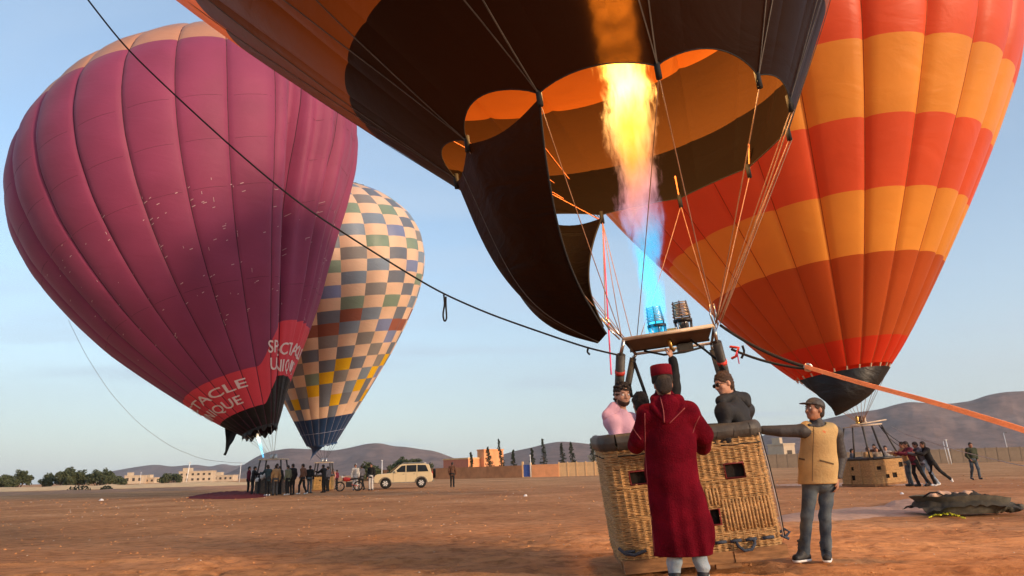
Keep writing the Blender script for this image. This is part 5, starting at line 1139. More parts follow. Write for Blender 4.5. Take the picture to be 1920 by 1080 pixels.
# ------------------------------------------------------------------ flame
fb = Lb(.855, .5, 2.50); ftop = W(1140, -60, 7.9); FD = nrm(ftop - fb); FLn = np.linalg.norm(ftop - fb)
flame_m = bpy.data.materials.new('propane_flame'); flame_m.use_nodes = True; t = flame_m.node_tree; t.nodes.clear()
def flame_tree(t, strength, blue_only=False, seed=0.0, rscale=1.0):
    tcn = t.nodes.new('ShaderNodeTexCoord'); sp = t.nodes.new('ShaderNodeSeparateXYZ'); t.links.new(tcn.outputs['Object'], sp.inputs[0]); x, y, z = sp.outputs
    zn = mth('MULTIPLY', z, 1 / (FLn * rscale), tree=t)
    wv = t.nodes.new('ShaderNodeTexNoise'); wv.inputs['Scale'].default_value = 1.0; wv.inputs['Detail'].default_value = 2
    mp2 = t.nodes.new('ShaderNodeMapping'); mp2.inputs['Scale'].default_value = (1.5 / rscale, 1.5 / rscale, 1.7 / rscale); mp2.inputs['Location'].default_value = (seed, 2, 3); t.links.new(tcn.outputs['Object'], mp2.inputs[0]); t.links.new(mp2.outputs[0], wv.inputs['Vector'])
    sc_ = t.nodes.new('ShaderNodeSeparateColor'); t.links.new(wv.outputs['Color'], sc_.inputs[0])
    amp = mth('MULTIPLY', mth('MINIMUM', mth('MULTIPLY', zn, 4.0, tree=t), 1.0, tree=t), .34 * rscale, tree=t)
    dx = mth('MULTIPLY', mth('SUBTRACT', sc_.outputs[0], .5, tree=t), amp, tree=t); dy = mth('MULTIPLY', mth('SUBTRACT', sc_.outputs[1], .5, tree=t), amp, tree=t)
    rr = mth('SQRT', mth('ADD', mth('POWER', mth('ADD', x, dx, tree=t), 2.0, tree=t), mth('POWER', mth('ADD', y, dy, tree=t), 2.0, tree=t), tree=t), tree=t)
    fc = t.nodes.new('ShaderNodeFloatCurve'); c = fc.mapping.curves[0]
    prof = [(0, .50), (.06, .50), (.2, .56), (.38, .80), (.55, .90), (.75, .93), (.9, .85), (1, .3)]
    c.points[0].location = prof[0]; c.points[1].location = prof[-1]
    for p in prof[1:-1]: c.points.new(*p)
    fc.mapping.update(); t.links.new(zn, fc.inputs['Value'])
    rn = mth('DIVIDE', rr, mth('MULTIPLY', fc.outputs[0], .25 * rscale, tree=t), tree=t)
    nz = t.nodes.new('ShaderNodeTexNoise'); nz.inputs['Scale'].default_value = 1.0; nz.inputs['Detail'].default_value = 7; nz.inputs['Roughness'].default_value = .62; nz.inputs['Distortion'].default_value = .7
    mp1 = t.nodes.new('ShaderNodeMapping'); mp1.inputs['Scale'].default_value = (12 / rscale, 12 / rscale, 3.4 / rscale); mp1.inputs['Location'].default_value = (seed, 0, 0); t.links.new(tcn.outputs['Object'], mp1.inputs[0]); t.links.new(mp1.outputs[0], nz.inputs['Vector'])
    body_ = mth('SUBTRACT', 1.02, mth('ADD', rn, mth('MULTIPLY', mth('SUBTRACT', nz.outputs['Fac'], .5, tree=t), 2.7, tree=t), tree=t), tree=t)
    dens = mth('MINIMUM', mth('MAXIMUM', mth('MULTIPLY', body_, 4.5, tree=t), 0.0, tree=t), 1.0, tree=t)
    dens = mth('MULTIPLY', dens, mth('MINIMUM', mth('MAXIMUM', mth('MULTIPLY', mth('SUBTRACT', 1.0, zn, tree=t), 8, tree=t), 0.0, tree=t), 1.0, tree=t), tree=t)
    if blue_only: col = ramp(t, zn, [(0, (.10, .55, 1.0)), (.5, (.25, .75, 1.0)), (.8, (.9, .85, .7)), (1, (1, .7, .4))]); inten = 1.0
    else:
        zc = mth('ADD', zn, mth('MULTIPLY', mth('SUBTRACT', nz.outputs['Fac'], .5, tree=t), .16, tree=t), tree=t)
        zc = mth('SUBTRACT', zc, mth('MULTIPLY', x, .22, tree=t), tree=t)
        col = ramp(t, zc, [(0, (.0, .62, 1.0)), (.25, (.0, .66, 1.0)), (.32, (.55, .38, .48)), (.41, (1.0, .34, .20)), (.48, (1.0, .38, .04)), (.60, (1.0, .46, .01)), (.68, (1.0, .55, .08)), (.80, (1.0, .50, .05)), (1, (1.0, .40, .03))])
        cool = mixc(t, mth('MINIMUM', mth('MAXIMUM', mth('MULTIPLY', mth('SUBTRACT', rn, .38, tree=t), 1.6, tree=t), 0.0, tree=t), .85, tree=t), col, ramp(t, zn, [(0, (.0, .5, 1.0)), (.27, (.10, .5, .98)), (.38, (.85, .36, .42)), (.50, (1.0, .40, .16)), (.62, (1.0, .42, .12)), (.8, (1.0, .36, .03))]))
        col = cool
        inten = ramp(t, zn, [(0, (.20,) * 3), (.25, (.12,) * 3), (.36, (.10,) * 3), (.48, (.13,) * 3), (.58, (.22,) * 3), (.64, (.55,) * 3), (.69, (1,) * 3), (.78, (.7,) * 3), (1, (.3,) * 3)])
    em = t.nodes.new('ShaderNodeEmission'); t.links.new(col, em.inputs[0])
    st = mth('MULTIPLY', dens, strength, tree=t)
    if not blue_only: st = mth('MULTIPLY', st, inten, tree=t)
    t.links.new(st, em.inputs[1])
    ab = t.nodes.new('ShaderNodeVolumeAbsorption'); ab.inputs[0].default_value = (.0, .0, .0, 1); t.links.new(mth('MULTIPLY', dens, 3.2 / rscale, tree=t), ab.inputs['Density'])
    ad = t.nodes.new('ShaderNodeAddShader'); t.links.new(em.outputs[0], ad.inputs[0]); t.links.new(ab.outputs[0], ad.inputs[1])
    oo = t.nodes.new('ShaderNodeOutputMaterial'); t.links.new(ad.outputs[0], oo.inputs['Volume'])
flame_tree(t, 24)
def flame_obj(name, label, base, top, R0, m_, parent=None):
    d = nrm(top - base); L = np.linalg.norm(top - base); q = Vector(d).to_track_quat('Z', 'Y')
    mb = MB(); mb.lathe((0, 0, 0), [(R0 * .45, 0), (R0 * .6, L * .1), (R0 * .85, L * .25), (R0 * 1.25, L * .45), (R0 * 1.3, L * .85), (R0 * .9, L)], 14)
    o = mb.build(name, m_); o.location = tuple(base); o.rotation_euler = q.to_euler(); o['label'] = label; o['category'] = 'flame'; return o
fo = flame_obj('flame', 'tall propane flame from blue to yellow, shooting from burner into the near balloon', fb - FD * .10, ftop, .30, flame_m)
def lamp(name, p, e, col, rad=.15):
    l = bpy.data.lights.new(name, 'POINT'); l.energy = e; l.color = col; l.shadow_soft_size = rad; o = bpy.data.objects.new(name, l); COL.objects.link(o); o.location = tuple(p); return o
for f, e in ((.70, 80), (.77, 130), (.84, 170), (.91, 210), (.98, 230), (1.06, 130)): lamp('flame_light', fb + FD * FLn * f, e, (1.0, .50, .16), .24)
# purple balloon's small flame
b2 = at(494, 858, 45.3); t2 = at(482, 812, 46); fm2 = bpy.data.materials.new('small_blue_flame'); fm2.use_nodes = True; fm2.node_tree.nodes.clear()
L2 = np.linalg.norm(t2 - b2); flame_tree(fm2.node_tree, 9, True, 4.0, L2 / FLn)
f2 = flame_obj('flame', 'short blue white flame under the purple balloon', b2, t2, .32, fm2)
# ------------------------------------------------------------------ tethers
def rope_thing(name, label, pts, r, m_, cat='rope', n=7):
    o = MB().tube(pts, r, n).build(name, M[m_], smooth=True); tag(o, label, cat); return o
def px_path(L, n=40):
    L = np.array(L, float); t_ = np.linspace(0, 1, len(L)); tt = np.linspace(0, 1, n); return [at(np.interp(a, t_, L[:, 0]), np.interp(a, t_, L[:, 1]), np.interp(a, t_, L[:, 2])) for a in tt]
def smooth_path(P, k=3):
    P = np.array(P)
    for _ in range(k): P[1:-1] = (P[:-2] + P[1:-1] * 2 + P[2:]) / 4
    return P
rp1 = smooth_path(px_path([(120, -60, 8.2), (165, 0, 8.1), (235, 90, 8.0), (340, 190, 7.85), (450, 290, 7.7), (560, 382, 7.55), (680, 460, 7.45), (780, 522, 7.35), (835, 553, 7.3), (920, 590, 7.2), (1020, 625, 7.15), (1100, 652, 7.1), (1156, 665, 7.0)], 60), 4)
ro = rope_thing('tether_rope', 'long black rope with hanging loop, from the upper left to the near burner frame', rp1, .0095, 'rope_black')
MB().tube(smooth_path(px_path([(832, 552, 7.3), (834, 570, 7.3), (830, 590, 7.3), (833, 604, 7.3), (838, 598, 7.3), (836, 575, 7.3), (836, 556, 7.3)], 24), 2), .009, 6).build('rope_loop', M['rope_black'], ro, True)
for q in ro.children: q.location = (0, 0, 0)
MB().tube(px_path([(1103, 652, 7.1), (1101, 660, 7.1), (1106, 665, 7.1)], 6), .010, 6).build('hook', M['rope_black'], ro, True)
JN = W(1515, 689, 6.4)
st_ = MB().ribbon(smooth_path(px_path([(1508, 687, 6.4), (1620, 720, 5.8), (1760, 757, 5.1), (1920, 806, 4.3), (2150, 890, 3.5)], 30), 2), .036, nrm(up), thick=.004).build('webbing_strap', M['strap']); tag(st_, 'taut orange webbing strap crossing the mountain towards the right edge', 'strap')
tag(MB().tube(cat_line(FR_ + [.05, 0, -.02], JN, .05), .016, 7).build('tether_rope', M['rope_black'], smooth=True), 'upper of two black tethers from the near frame to the orange strap', 'rope')
lo_t = MB().tube(cat_line(W(1372, 655, 7.2), JN + [-.03, 0, -.01], .03), .013, 7).build('tether_rope', M['rope_black'], smooth=True); tag(lo_t, 'lower of two black tethers from the near frame to the orange strap', 'rope')
MB().tube(px_path([(1368, 650, 7.2), (1385, 652, 7.15), (1380, 668, 7.1), (1372, 672, 7.15)], 10), .013, 6).build('red_lashing', M['red_band'], lo_t, True)
MB().tube(px_path([(1382, 660, 7.1), (1384, 672, 7.1), (1386, 682, 7.1)], 5), .006, 5).build('pink_tassel', M['rope_pink'], lo_t, True)
MB().tube(px_path([(1392, 648, 7.1), (1396, 660, 7.1), (1390, 672, 7.1)], 6), .012, 6).build('karabiner', M['rope_black'], lo_t, True)
MB().lathe(JN, [(.030, -.01), (.040, -.01), (.040, .01), (.030, .01), (.030, -.01)], 12, rt, up, fw).build('ring', M['steel'], st_, True)
rope_thing('crown_line', 'thin grey line drooping from the purple balloon belly down to its basket', smooth_path(px_path([(128, 600, 46), (160, 665, 46), (205, 735, 46), (260, 795, 46), (320, 838, 46), (380, 862, 46), (440, 868, 45.5), (476, 868, 45)], 40), 3), .011, 'rope_pale')
rope_thing('crown_line', 'pale line from the right basket to the right edge over the walking man', px_path([(1672, 800, 30), (1700, 815, 28), (1800, 846, 24), (1900, 870, 20), (1990, 886, 17)], 20), .012, 'rope_pale')
# ------------------------------------------------------------------ distant people: a few built poses, each figure dressed on its own
def pose(kind):
    J = dict(pelvis=[0, 0, .96], waist=[0, 0, 1.10], chest=[0, .01, 1.33], neck=[0, 0, 1.48], head=[0, .03, 1.635], shL=[-.18, 0, 1.42], shR=[.18, 0, 1.42], elL=[-.25, -.02, 1.14], elR=[.25, -.02, 1.14], wrL=[-.24, .06, .90], wrR=[.24, .06, .90],
             hipL=[-.09, 0, .93], hipR=[.09, 0, .93], knL=[-.10, .02, .50], knR=[.10, .02, .50], anL=[-.10, -.02, .09], anR=[.10, -.02, .09], toeL=[-.11, .13, .035], toeR=[.11, .13, .035])
    J = {k: np.array(v, float) for k, v in J.items()}
    if kind in ('push', 'reach'):
        a = .26 if kind == 'push' else .12
        for k in J:
            if k[:2] in ('wa', 'ch', 'ne', 'he', 'sh', 'pe') or k[:2] in ('el', 'wr'): J[k] = J[k] + np.array([0, (J[k][2] - .9) * a + (.12 if kind == 'push' else 0), -(max(0, J[k][2] - .9)) * a * .25])
        J['elL'] = J['shL'] + [-.05, .24, -.16]; J['elR'] = J['shR'] + [.05, .24, -.16]; J['wrL'] = J['elL'] + [.04, .24, .06]; J['wrR'] = J['elR'] + [-.04, .24, .06]
        if kind == 'push':
            for s in 'LR': J['hip' + s] += [0, .10, 0]
            J['knR'] += [0, .14, .02]; J['anR'] += [0, .05, 0]; J['toeR'] += [0, .05, 0]; J['knL'] += [0, -.08, 0]; J['anL'] += [0, -.26, .03]; J['toeL'] += [0, -.25, .0]
    if kind == 'kick':
        J0 = pose('push'); J0['knL'] = np.array([-.1, -.12, .58]); J0['anL'] = np.array([-.1, -.46, .30]); J0['toeL'] = np.array([-.1, -.53, .17]); return J0
    if kind == 'walk':
        J['knL'] += [0, .14, .02]; J['anL'] += [0, .18, .02]; J['toeL'] += [0, .18, .03]; J['knR'] += [0, -.05, 0]; J['anR'] += [0, -.22, .04]; J['toeR'] += [0, -.20, 0]; J['elL'] += [0, -.05, 0]; J['wrL'] += [.06, .02, .08]; J['wrR'] += [-.06, .05, .08]
    if kind == 'bend':
        for k in J:
            if k[:2] in ('wa', 'ch', 'ne', 'he', 'sh'): h = J[k][2] - .95; J[k] = J[k] + np.array([0, h * .75, -h * .38])
        for s in 'LR': J['el' + s] = J['sh' + s] + [0, .12, -.24]; J['wr' + s] = J['el' + s] + [0, .16, -.16]
    if kind == 'fold': 
        J['elL'] += [0, -.02, 0]; J['wrL'] = np.array([.02, .22, 1.18]); J['wrR'] = np.array([-.02, .24, 1.14])
    return J
M['tan_top'] = mat('tan_jacket', (.40, .24, .11), .9); M['maroon_top'] = mat('maroon_jacket', (.13, .012, .03), .9); M['grey_top'] = mat('grey_hoodie', (.10, .10, .12), .9); M['olive_top'] = mat('olive_parka', (.045, .055, .030), .9); M['sage_top'] = mat('sage_jacket', (.13, .14, .09), .9)
M['teal_top'] = mat('dark_teal_jacket', (.015, .035, .045), .9); M['brown_top'] = mat('brown_coat', (.13, .06, .035), .9); M['white_top'] = mat('white_coat', (.55, .52, .47), .9); M['pink_top'] = mat('dusty_pink_top', (.42, .22, .17), .9); M['grey_trousers'] = mat('grey_trousers', (.075, .075, .08), .9); M['white_trousers'] = mat('white_trousers', (.6, .58, .55), .9); M['red_paint'] = mat('red_paint', (.45, .03, .02), .4, coat=.3); M['beige_top'] = mat('beige_jacket', (.34, .27, .20), .9)
PROTO = {}
def build_proto(kind, long_hair=False, h=.02):
    J = pose(kind); F = np.array([0, 1, 0]); fdir = nrm([0, 1, -.35 if kind in ('bend', 'push') else -.05]); ax = head_axes(fdir)
    r_ = bpy.data.objects.new('person', None); COL.objects.link(r_); parts = {}
    parts['body'] = body_sdf(J, F, ax, 1.03, hands=False).mesh(h, 'body', M['skin_tan'], r_)
    parts['jacket'] = top_sdf(J, F, 1.05, .03, .022, hemz=.14, fold=.006, seed=3).mesh(h, 'jacket', M['black'], r_)
    parts['trousers'] = trouser_sdf(J, 1.03, .018, .006, 3, F).mesh(h, 'trousers', M['black'], r_)
    parts['hair'] = hair_sdf(J['head'], ax, 1.05, long=.28 if long_hair else 0, fluff=.004).mesh(h, 'hair', M['hair'], r_)
    for s in 'LR':
        S = Sdf(); S.cone(J['an' + s] - [0, .03, .04], J['toe' + s], .052, .045, k=.02); parts['shoe' + s] = S.mesh(h, 'shoe', M['shoe'], r_)
    for o in r_.children: o.material_slots[0].link = 'OBJECT'
    return r_
def far_person(label, px, dep, kind, top, legs, face, k=1.0, shoes='shoe', sk='skin_tan', hair='hair', long_hair=False, group=None, z=0.0, upper=False):
    key = (kind, long_hair)
    if key not in PROTO: PROTO[key] = build_proto(kind, long_hair); first = True
    else: first = False
    src = PROTO[key]; r_ = src if first else src.copy()
    if not first: COL.objects.link(r_)
    base = at(px, hor(px), dep); r_.location = (base[0], base[1], z + float(gheight(base[0], base[1])) + .01); r_.rotation_euler = (0, 0, math.atan2(-face[0], face[1])); r_.scale = (k * .98, k * .98, k); r_['label'] = label; r_['category'] = 'person'
    if group: r_['group'] = group
    kids = list(src.children)
    for ch in kids:
        c = ch if first else ch.copy()
        if not first: COL.objects.link(c); c.parent = r_
        nm = ch.name.split('.')[0]; m_ = {'body': M[sk], 'jacket': M[top], 'trousers': M[legs], 'hair': M[hair], 'shoe': M[shoes]}[nm]
        c.material_slots[0].link = 'OBJECT'; c.material_slots[0].material = m_
    return r_
G1 = 'people round the far left baskets'; G2 = 'people pushing the right basket'
def gd(x, y): return gdep(x, y)
for a in (
    ('person in dark red and black at the left end of the purple balloon basket', 466, 45.5, 'stand', 'maroon_top', 'black', (.9, .3), 1.0),
    ('person in black second from the left at the purple balloon basket', 474, 44.0, 'reach', 'black', 'black', (.8, .5), 1.0),
    ('person in a pale jacket bending over the purple balloon basket', 486, 43.0, 'bend', 'white_top', 'black', (.8, .5), 1.0),
    ('person in a dark teal jacket and white shoes right of the bending one', 503, 42.0, 'reach', 'teal_top', 'black', (-.7, .6), 1.02, 'white'),
    ('person in a tan top and grey trousers right of the dark teal jacket', 517, 42.5, 'stand', 'tan_top', 'grey_trousers', (-.5, .9), 1.0),
    ('person in black standing close behind the tan top', 525, 44.5, 'stand', 'black', 'black', (-.8, .3), .98),
    ('person in a sage jacket, black trousers and white shoes', 540, 42.5, 'stand', 'sage_top', 'black', (-.9, .3), .98, 'white'),
    ('person all in black right of the sage jacket', 549, 43.0, 'stand', 'black', 'black', (-.8, .5), 1.03),
    ('person in a brown coat with legs apart between the two far baskets', 568, 43.0, 'walk', 'brown_top', 'black', (-.9, .3), 1.02, 'white'),
    ('person in black top and blue jeans left of the yellow wicker basket', 581, 46.0, 'stand', 'black', 'jeans', (.2, .9), .98),
    ('person in black with arms out standing before the yellow wicker basket', 608, 46.5, 'reach', 'black', 'black', (-.9, .4), 1.02),
    ('person in dark clothes behind the one before the yellow wicker basket', 615, 49.0, 'stand', 'grey_top', 'black', (-.9, .3), .95),
    ('person in a dusty pink top right of the yellow wicker basket', 624, 55.0, 'stand', 'pink_top', 'grey_trousers', (-.4, -.9), .9),
    ('person in dark red right of the dusty pink top', 632, 57.0, 'stand', 'maroon_top', 'black', (-.9, .2), .85),
    ('person in a long white coat beside the red motorcycle', 666, 50.5, 'stand', 'white_top', 'white_trousers', (.3, -.9), 1.02),
    ('person in a grey jacket and black trousers right of the white coat', 678, 51.0, 'walk', 'grey_top', 'black', (-.6, .5), .98),
    ('person in a black top and white trousers at the front of the parked car', 696, 49.5, 'stand', 'black', 'white_trousers', (-.2, -.9), 1.02),
): far_person(a[0], a[1], a[2], a[3], a[4], a[5], a[6], a[7], a[8] if len(a) > 8 else 'shoe', group=G1)
far_person('lone man in a grey brown top and black trousers right of the parked car', 848, 52, 'stand', 'brown_top', 'black', (.1, 1), 1.0)
far_person('person in a yellow tan vest and jeans against the right basket corner', 1700, 28.8, 'reach', 'tan_top', 'jeans', (-1, .1), 1.0, group=G2)
far_person('person with long black hair in a maroon jacket pushing the right basket', 1719, 28.3, 'push', 'maroon_top', 'black', (-1, .1), 1.02, long_hair=True, group=G2)
far_person('person in a grey hoodie and pale jeans pushing the right basket', 1736, 28.2, 'push', 'grey_top', 'jeans_light', (-1, .1), 1.0, 'white', group=G2)
far_person('person in black leaning hard on the others with one foot kicked back', 1750, 28.0, 'kick', 'black', 'black', (-1, .05), 1.0, 'white', long_hair=True, group=G2)
far_person('man in a dark olive parka and jeans walking alone in front of the panel fence', 1823, 34.5, 'walk', 'olive_top', 'jeans', (-.1, -1), 1.0)
# ------------------------------------------------------------------ far baskets
def far_basket(name_label, px, dep, w, d, h, yaw_, holes_, mtl, pitch=.14, straps=0, tilt=0.0, row=.07, per=2):
    base = at(px, hor(px), dep) * [1, 1, 0]; X = np.array([math.cos(yaw_) * math.cos(tilt), math.sin(yaw_) * math.cos(tilt), math.sin(tilt)]); Y = np.array([-math.sin(yaw_), math.cos(yaw_), 0]); Z = np.cross(X, Y)
    L = lambda x, y, z: base + np.asarray(x, float)[..., None] * X + np.asarray(y, float)[..., None] * Y + np.asarray(z, float)[..., None] * Z
    Lf = lambda x, y, z: L(*np.broadcast_arrays(x, y, z))
    r_ = thing('balloon_basket', name_label, 'basket', base)
    weave(r_, Lf, w, d, .08, h - .06, .10, pitch=pitch, row=row, amp=.010, rad=.014, per=per, hole=lambda x, y, z: any(f == 0 and y < .03 and a < x < b_ and c < z < e_ or f == 1 and x < .03 and a < y < b_ and c < z < e_ for f, a, b_, c, e_ in holes_), mtl=mtl)
    shade_liner(r_, Lf, w, d, .06, h - .04, .10); rim(r_, Lf, w, d, h - .03, .11, .05, .06, n=41)
    MB().box(Lf(w / 2, d / 2, .04), (w + .04, d + .04, .09), X, Y, Z).build('skid', M['wood'], r_)
    for k in range(straps): y_ = d * (k + 1) / (straps + 1); MB().tube([Lf(-.035, y_, .08), Lf(-.045, y_, h / 2), Lf(-.035, y_, h - .08)], .022, 6).build('leather_strap', M['wicker_pale'], r_, True)
    return r_, Lf, X, Y, Z
# right basket: corner towards us at pixel 1634
hs = [(0, .22, .44, .62, .80), (0, 1.42, 1.64, .70, .88), (0, .62, .84, .26, .44), (0, 1.00, 1.22, .28, .46), (1, .95, 1.12, .62, .78), (1, .98, 1.14, .25, .42)]
rb, Lr, X_, Y_, Z_ = far_basket('large wicker passenger basket of the striped balloon, tilted, with four square step holes', 1634, 29.2, 1.72, 1.75, 1.12, R(20), hs, M['wicker'], pitch=.12, straps=2, tilt=R(2.2), row=.05)
hi = 2.42
fr = thing('burner_frame', 'burner frame on black poles over the right basket, carrying upright burners', 'burner frame', Lr(.8, .9, 2.3))
for (x, y) in ((.05, .06), (1.66, .06), (.05, 1.68), (1.66, 1.68), (.05, .9), (.85, .06), (1.66, .9)):
    tx, ty = .60 + (x - .86) * .66 + .05, .75 + (y - .87) * .62; MB().tube([Lr(x, y, 1.1), Lr((x + tx) / 2, (y + ty) / 2, 1.72), Lr(tx, ty, hi)], .035, 7).build('pole', M['leather'], fr, True)
for a, b_ in (((.05, .25, hi + .02), (1.15, .20, hi + .06)), ((.05, .25, hi + .02), (.05, 1.25, hi)), ((.05, 1.25, hi), (1.1, 1.2, hi + .04)), ((1.15, .2, hi + .06), (1.1, 1.2, hi + .04))): MB().tube([Lr(*a), Lr(*b_)], .03, 7).build('frame_rail', M['cream'], fr, True)
MB().tube([Lr(-.3, .5, hi + .06), Lr(1.55, .3, hi + .22)], .028, 7).build('cross_bar', M['cream'], fr, True)
for k, x in enumerate((.16, .36, .56)):
    MB().lathe(Lr(x, .5, hi + .08), [(.05, 0), (.085, .04), (.085, .1), (.06, .14), (.075, .30), (.06, .36)], 12, X_, Y_, Z_).build('burner', M['brass'] if k == 0 else M['steel_dark'] if k == 1 else M['cream'], fr, True)
for x0 in ((1.66, .4), (1.72, .06)): MB().tube(cat_line(Lr(1.1, .3, hi), Lr(x0[0] + .5, x0[1], 1.5), .12), .014, 5).build('hose', M['rope_black'], fr, True)
for k in range(0, 24, 2): MB().tube([oe.S(k, 0.0), Lr(.55, .7, hi + .05)], .010, 4).build('flying_wire', M['rope_brown'], orange)
def rider(label, x, y, top, Lf, X, Z, k=1.0, sk='skin', sink=.52, face=(0, -1), hair='hair'):
    key = ('stand', False); 
    q = Lf(x, y, .12); d = float((q - CP) @ fw); r_ = far_person(label, 960, 20, 'stand', top, 'black', face, k, sk=sk, hair=hair); r_.location = tuple(q); return r_
rider('passenger in grey at the far left end inside the right basket', .30, 1.30, 'grey_top', Lr, X_, Z_, .80, face=(1, -.5))
rider('passenger in tan inside the right basket behind its near corner', .42, .55, 'tan_top', Lr, X_, Z_, .82, face=(.4, -1), hair='brown_hair')
rider('passenger in a pale top in the middle of the right basket', .95, .60, 'beige_top', Lr, X_, Z_, .80, face=(-.3, -1), hair='brown_hair')
rider('passenger in white at the right end inside the right basket', 1.42, .55, 'white_top', Lr, X_, Z_, .82, face=(-.6, -1))
rider('dark haired passenger behind the white one in the right basket', 1.45, 1.15, 'brown_top', Lr, X_, Z_, .87, face=(-.8, -.5))
# purple balloon basket
lb, Ll, X2_, Y2_, Z2_ = far_basket('dark wicker basket under the purple balloon, crowded by people', 478, 44.8, 1.75, 1.3, 1.05, R(-4), [], mat('dark_wicker', (.12, .085, .06), .8), pitch=.25, row=.12)
def small_frame(Lf, w, d, h, label, X, Y, Z, zh=2.1, dark='leather'):
    fr = thing('burner_frame', label, 'burner frame', Lf(w / 2, d / 2, zh))
    for x in (.06, w - .06):
        for y in (.06, d - .06): MB().tube([Lf(x, y, h), Lf(w / 2 + (x - w / 2) * .82, d / 2 + (y - d / 2) * .8, zh)], .05, 7).build('pole', M[dark], fr, True)
    MB().box(Lf(w / 2, d / 2, zh + .04), (w * .9, d * .85, .07), X, Y, Z).build('frame_plate', M['cream'], fr)
    for x in (-.13, .13): MB().lathe(Lf(w / 2 + x, d / 2, zh + .08), [(.09, 0), (.11, .05), (.10, .12), (.08, .30)], 12, X, Y, Z).build('burner', M['steel'], fr, True)
    return fr
small_frame(Ll, 1.75, 1.3, 1.05, 'burner frame with bright burners over the crowded dark basket', X2_, Y2_, Z2_, 2.12)
rider('dark dressed passenger standing left inside the crowded dark basket', .60, .6, 'black', Ll, X2_, Z2_, .92, face=(0, -1)); rider('pilot in a white sleeved top under the burner in the crowded dark basket', 1.15, .65, 'grey_top', Ll, X2_, Z2_, 1.0, face=(-.5, -1))
yb, Ly, X3_, Y3_, Z3_ = far_basket('small yellow wicker basket under the chequered balloon', 586, 51.5, 1.35, 1.1, 1.12, R(3), [(0, .5, .62, .72, .8), (0, .7, .82, .35, .43)], mat('yellow_wicker', (.55, .32, .10), .8, var=.3), pitch=.2, row=.1)
small_frame(Ly, 1.35, 1.1, 1.12, 'dark burner frame over the small yellow wicker basket', X3_, Y3_, Z3_, 1.95)
MB().box(Ly(.7, .55, 2.12), (1.1, .5, .22), X3_, Y3_, Z3_).build('burner_cover', M['black'], COL.objects[-1] if False else None) if False else None
for k in range(0, 24, 3): MB().tube([te.S(k, 0.0) - np.array([0, 0, .1]), Ly(.68, .55, 2.0)], .012, 4).build('flying_wire', M['rope_black'], cheq)
for k in range(0, 24, 3): MB().tube([pe.S(k, 0.0), Ll(.87, .65, 2.15)], .012, 4).build('flying_wire', M['rope_pale'], purple)
# ------------------------------------------------------------------ parked off-road car
M['car'] = mat('champagne_car_paint', (.62, .50, .30), .35, coat=.5, var=.04, bump=0); M['car_low'] = mat('grey_lower_trim', (.22, .19, .15), .6, bump=0); M['glass'] = mat('dark_car_glass', (.02, .025, .03), .08, bump=0, spec=.6); M['tyre'] = mat('tyre_rubber', (.012, .012, .012), .85)
cb = at(757, hor(757), 53.0) * [1, 1, 0]; cyaw = R(7); CX = np.array([math.cos(cyaw), math.sin(cyaw), 0]); CY = np.array([-math.sin(cyaw), math.cos(cyaw), 0])
car = thing('parked_car', 'champagne coloured off-road car parked side-on beyond the people, nose to the left', 'car', cb)
def cl(x, y, z): return cb + CX * (x - 2.15) + CY * y + np.array([0, 0, z])
def extr(prof, hw, taper=None):
    n = len(prof); mb = MB(); ys = [-hw, -hw * .93, hw * .93, hw]; V = []
    cxm = sum(p[0] for p in prof) / n; czm = sum(p[1] for p in prof) / n
    for i, y in enumerate(ys):
        s_ = .975 if i in (0, 3) else 1.0
        for x, z in prof: V.append(cl(cxm + (x - cxm) * s_, y * (taper(z) if taper else 1), czm + (z - czm) * s_))
    f = [(i * n + k, i * n + (k + 1) % n, (i + 1) * n + (k + 1) % n, (i + 1) * n + k) for i in range(3) for k in range(n)]; f += [tuple(range(n)), tuple(3 * n + k for k in range(n - 1, -1, -1))]
    return mb.add(V, f)
def arch(cx_, r_, z0=.36, n=9): return [(cx_ - r_ * math.cos(a), z0 + r_ * math.sin(a)) for a in np.linspace(0.02, math.pi - .02, n)]
lowp = [(.02, .45), (0, .75), (.08, .95), (.25, 1.04), (1.15, 1.10), (4.15, 1.12), (4.28, 1.0), (4.30, .55), (4.2, .42)] + [(x, z) for x, z in arch(3.45, .43)[::-1]] + [(2.9, .40), (1.35, .40)] + [(x, z) for x, z in arch(.85, .43)[::-1]] + [(.3, .42)]
extr(lowp, .92).build('body', M['car'], car)
extr([(1.22, 1.09), (1.88, 1.66), (2.08, 1.73), (3.75, 1.74), (4.02, 1.65), (4.20, 1.11)], .88, lambda z: 1 - .16 * max(0, z - 1.1) / .66).build('cabin', M['car'], car)
def side_win(P4, nm='window'):
    for sy in (-1, 1):
        mb = MB(); V = []
        for x, z in P4: V.append(cl(x, sy * (.905 * (1 - .16 * max(0, z - 1.1) / .66) + .004), z))
        for x, z in P4: V.append(cl(x, sy * (.875 * (1 - .16 * max(0, z - 1.1) / .66) - .03), z))
        n = len(P4); mb.add(V, [tuple(range(n)), tuple(range(2 * n - 1, n - 1, -1))] + [(i, (i + 1) % n, n + (i + 1) % n, n + i) for i in range(n)]); mb.build(nm, M['glass'], car)
side_win([(1.50, 1.16), (2.02, 1.59), (2.30, 1.63), (2.30, 1.15)]); side_win([(2.38, 1.15), (2.38, 1.63), (3.10, 1.64), (3.10, 1.15)]); side_win([(3.18, 1.15), (3.18, 1.64), (3.78, 1.62), (3.98, 1.16)])
mb = MB(); mb.add([cl(1.17, -.74, 1.17), cl(1.17, .74, 1.17), cl(1.80, .66, 1.68), cl(1.80, -.66, 1.68)], [(0, 1, 2, 3)]); w_ = mb.build('windscreen', M['glass'], car); w_.location = (-.012 * CX[0], 0, .012)
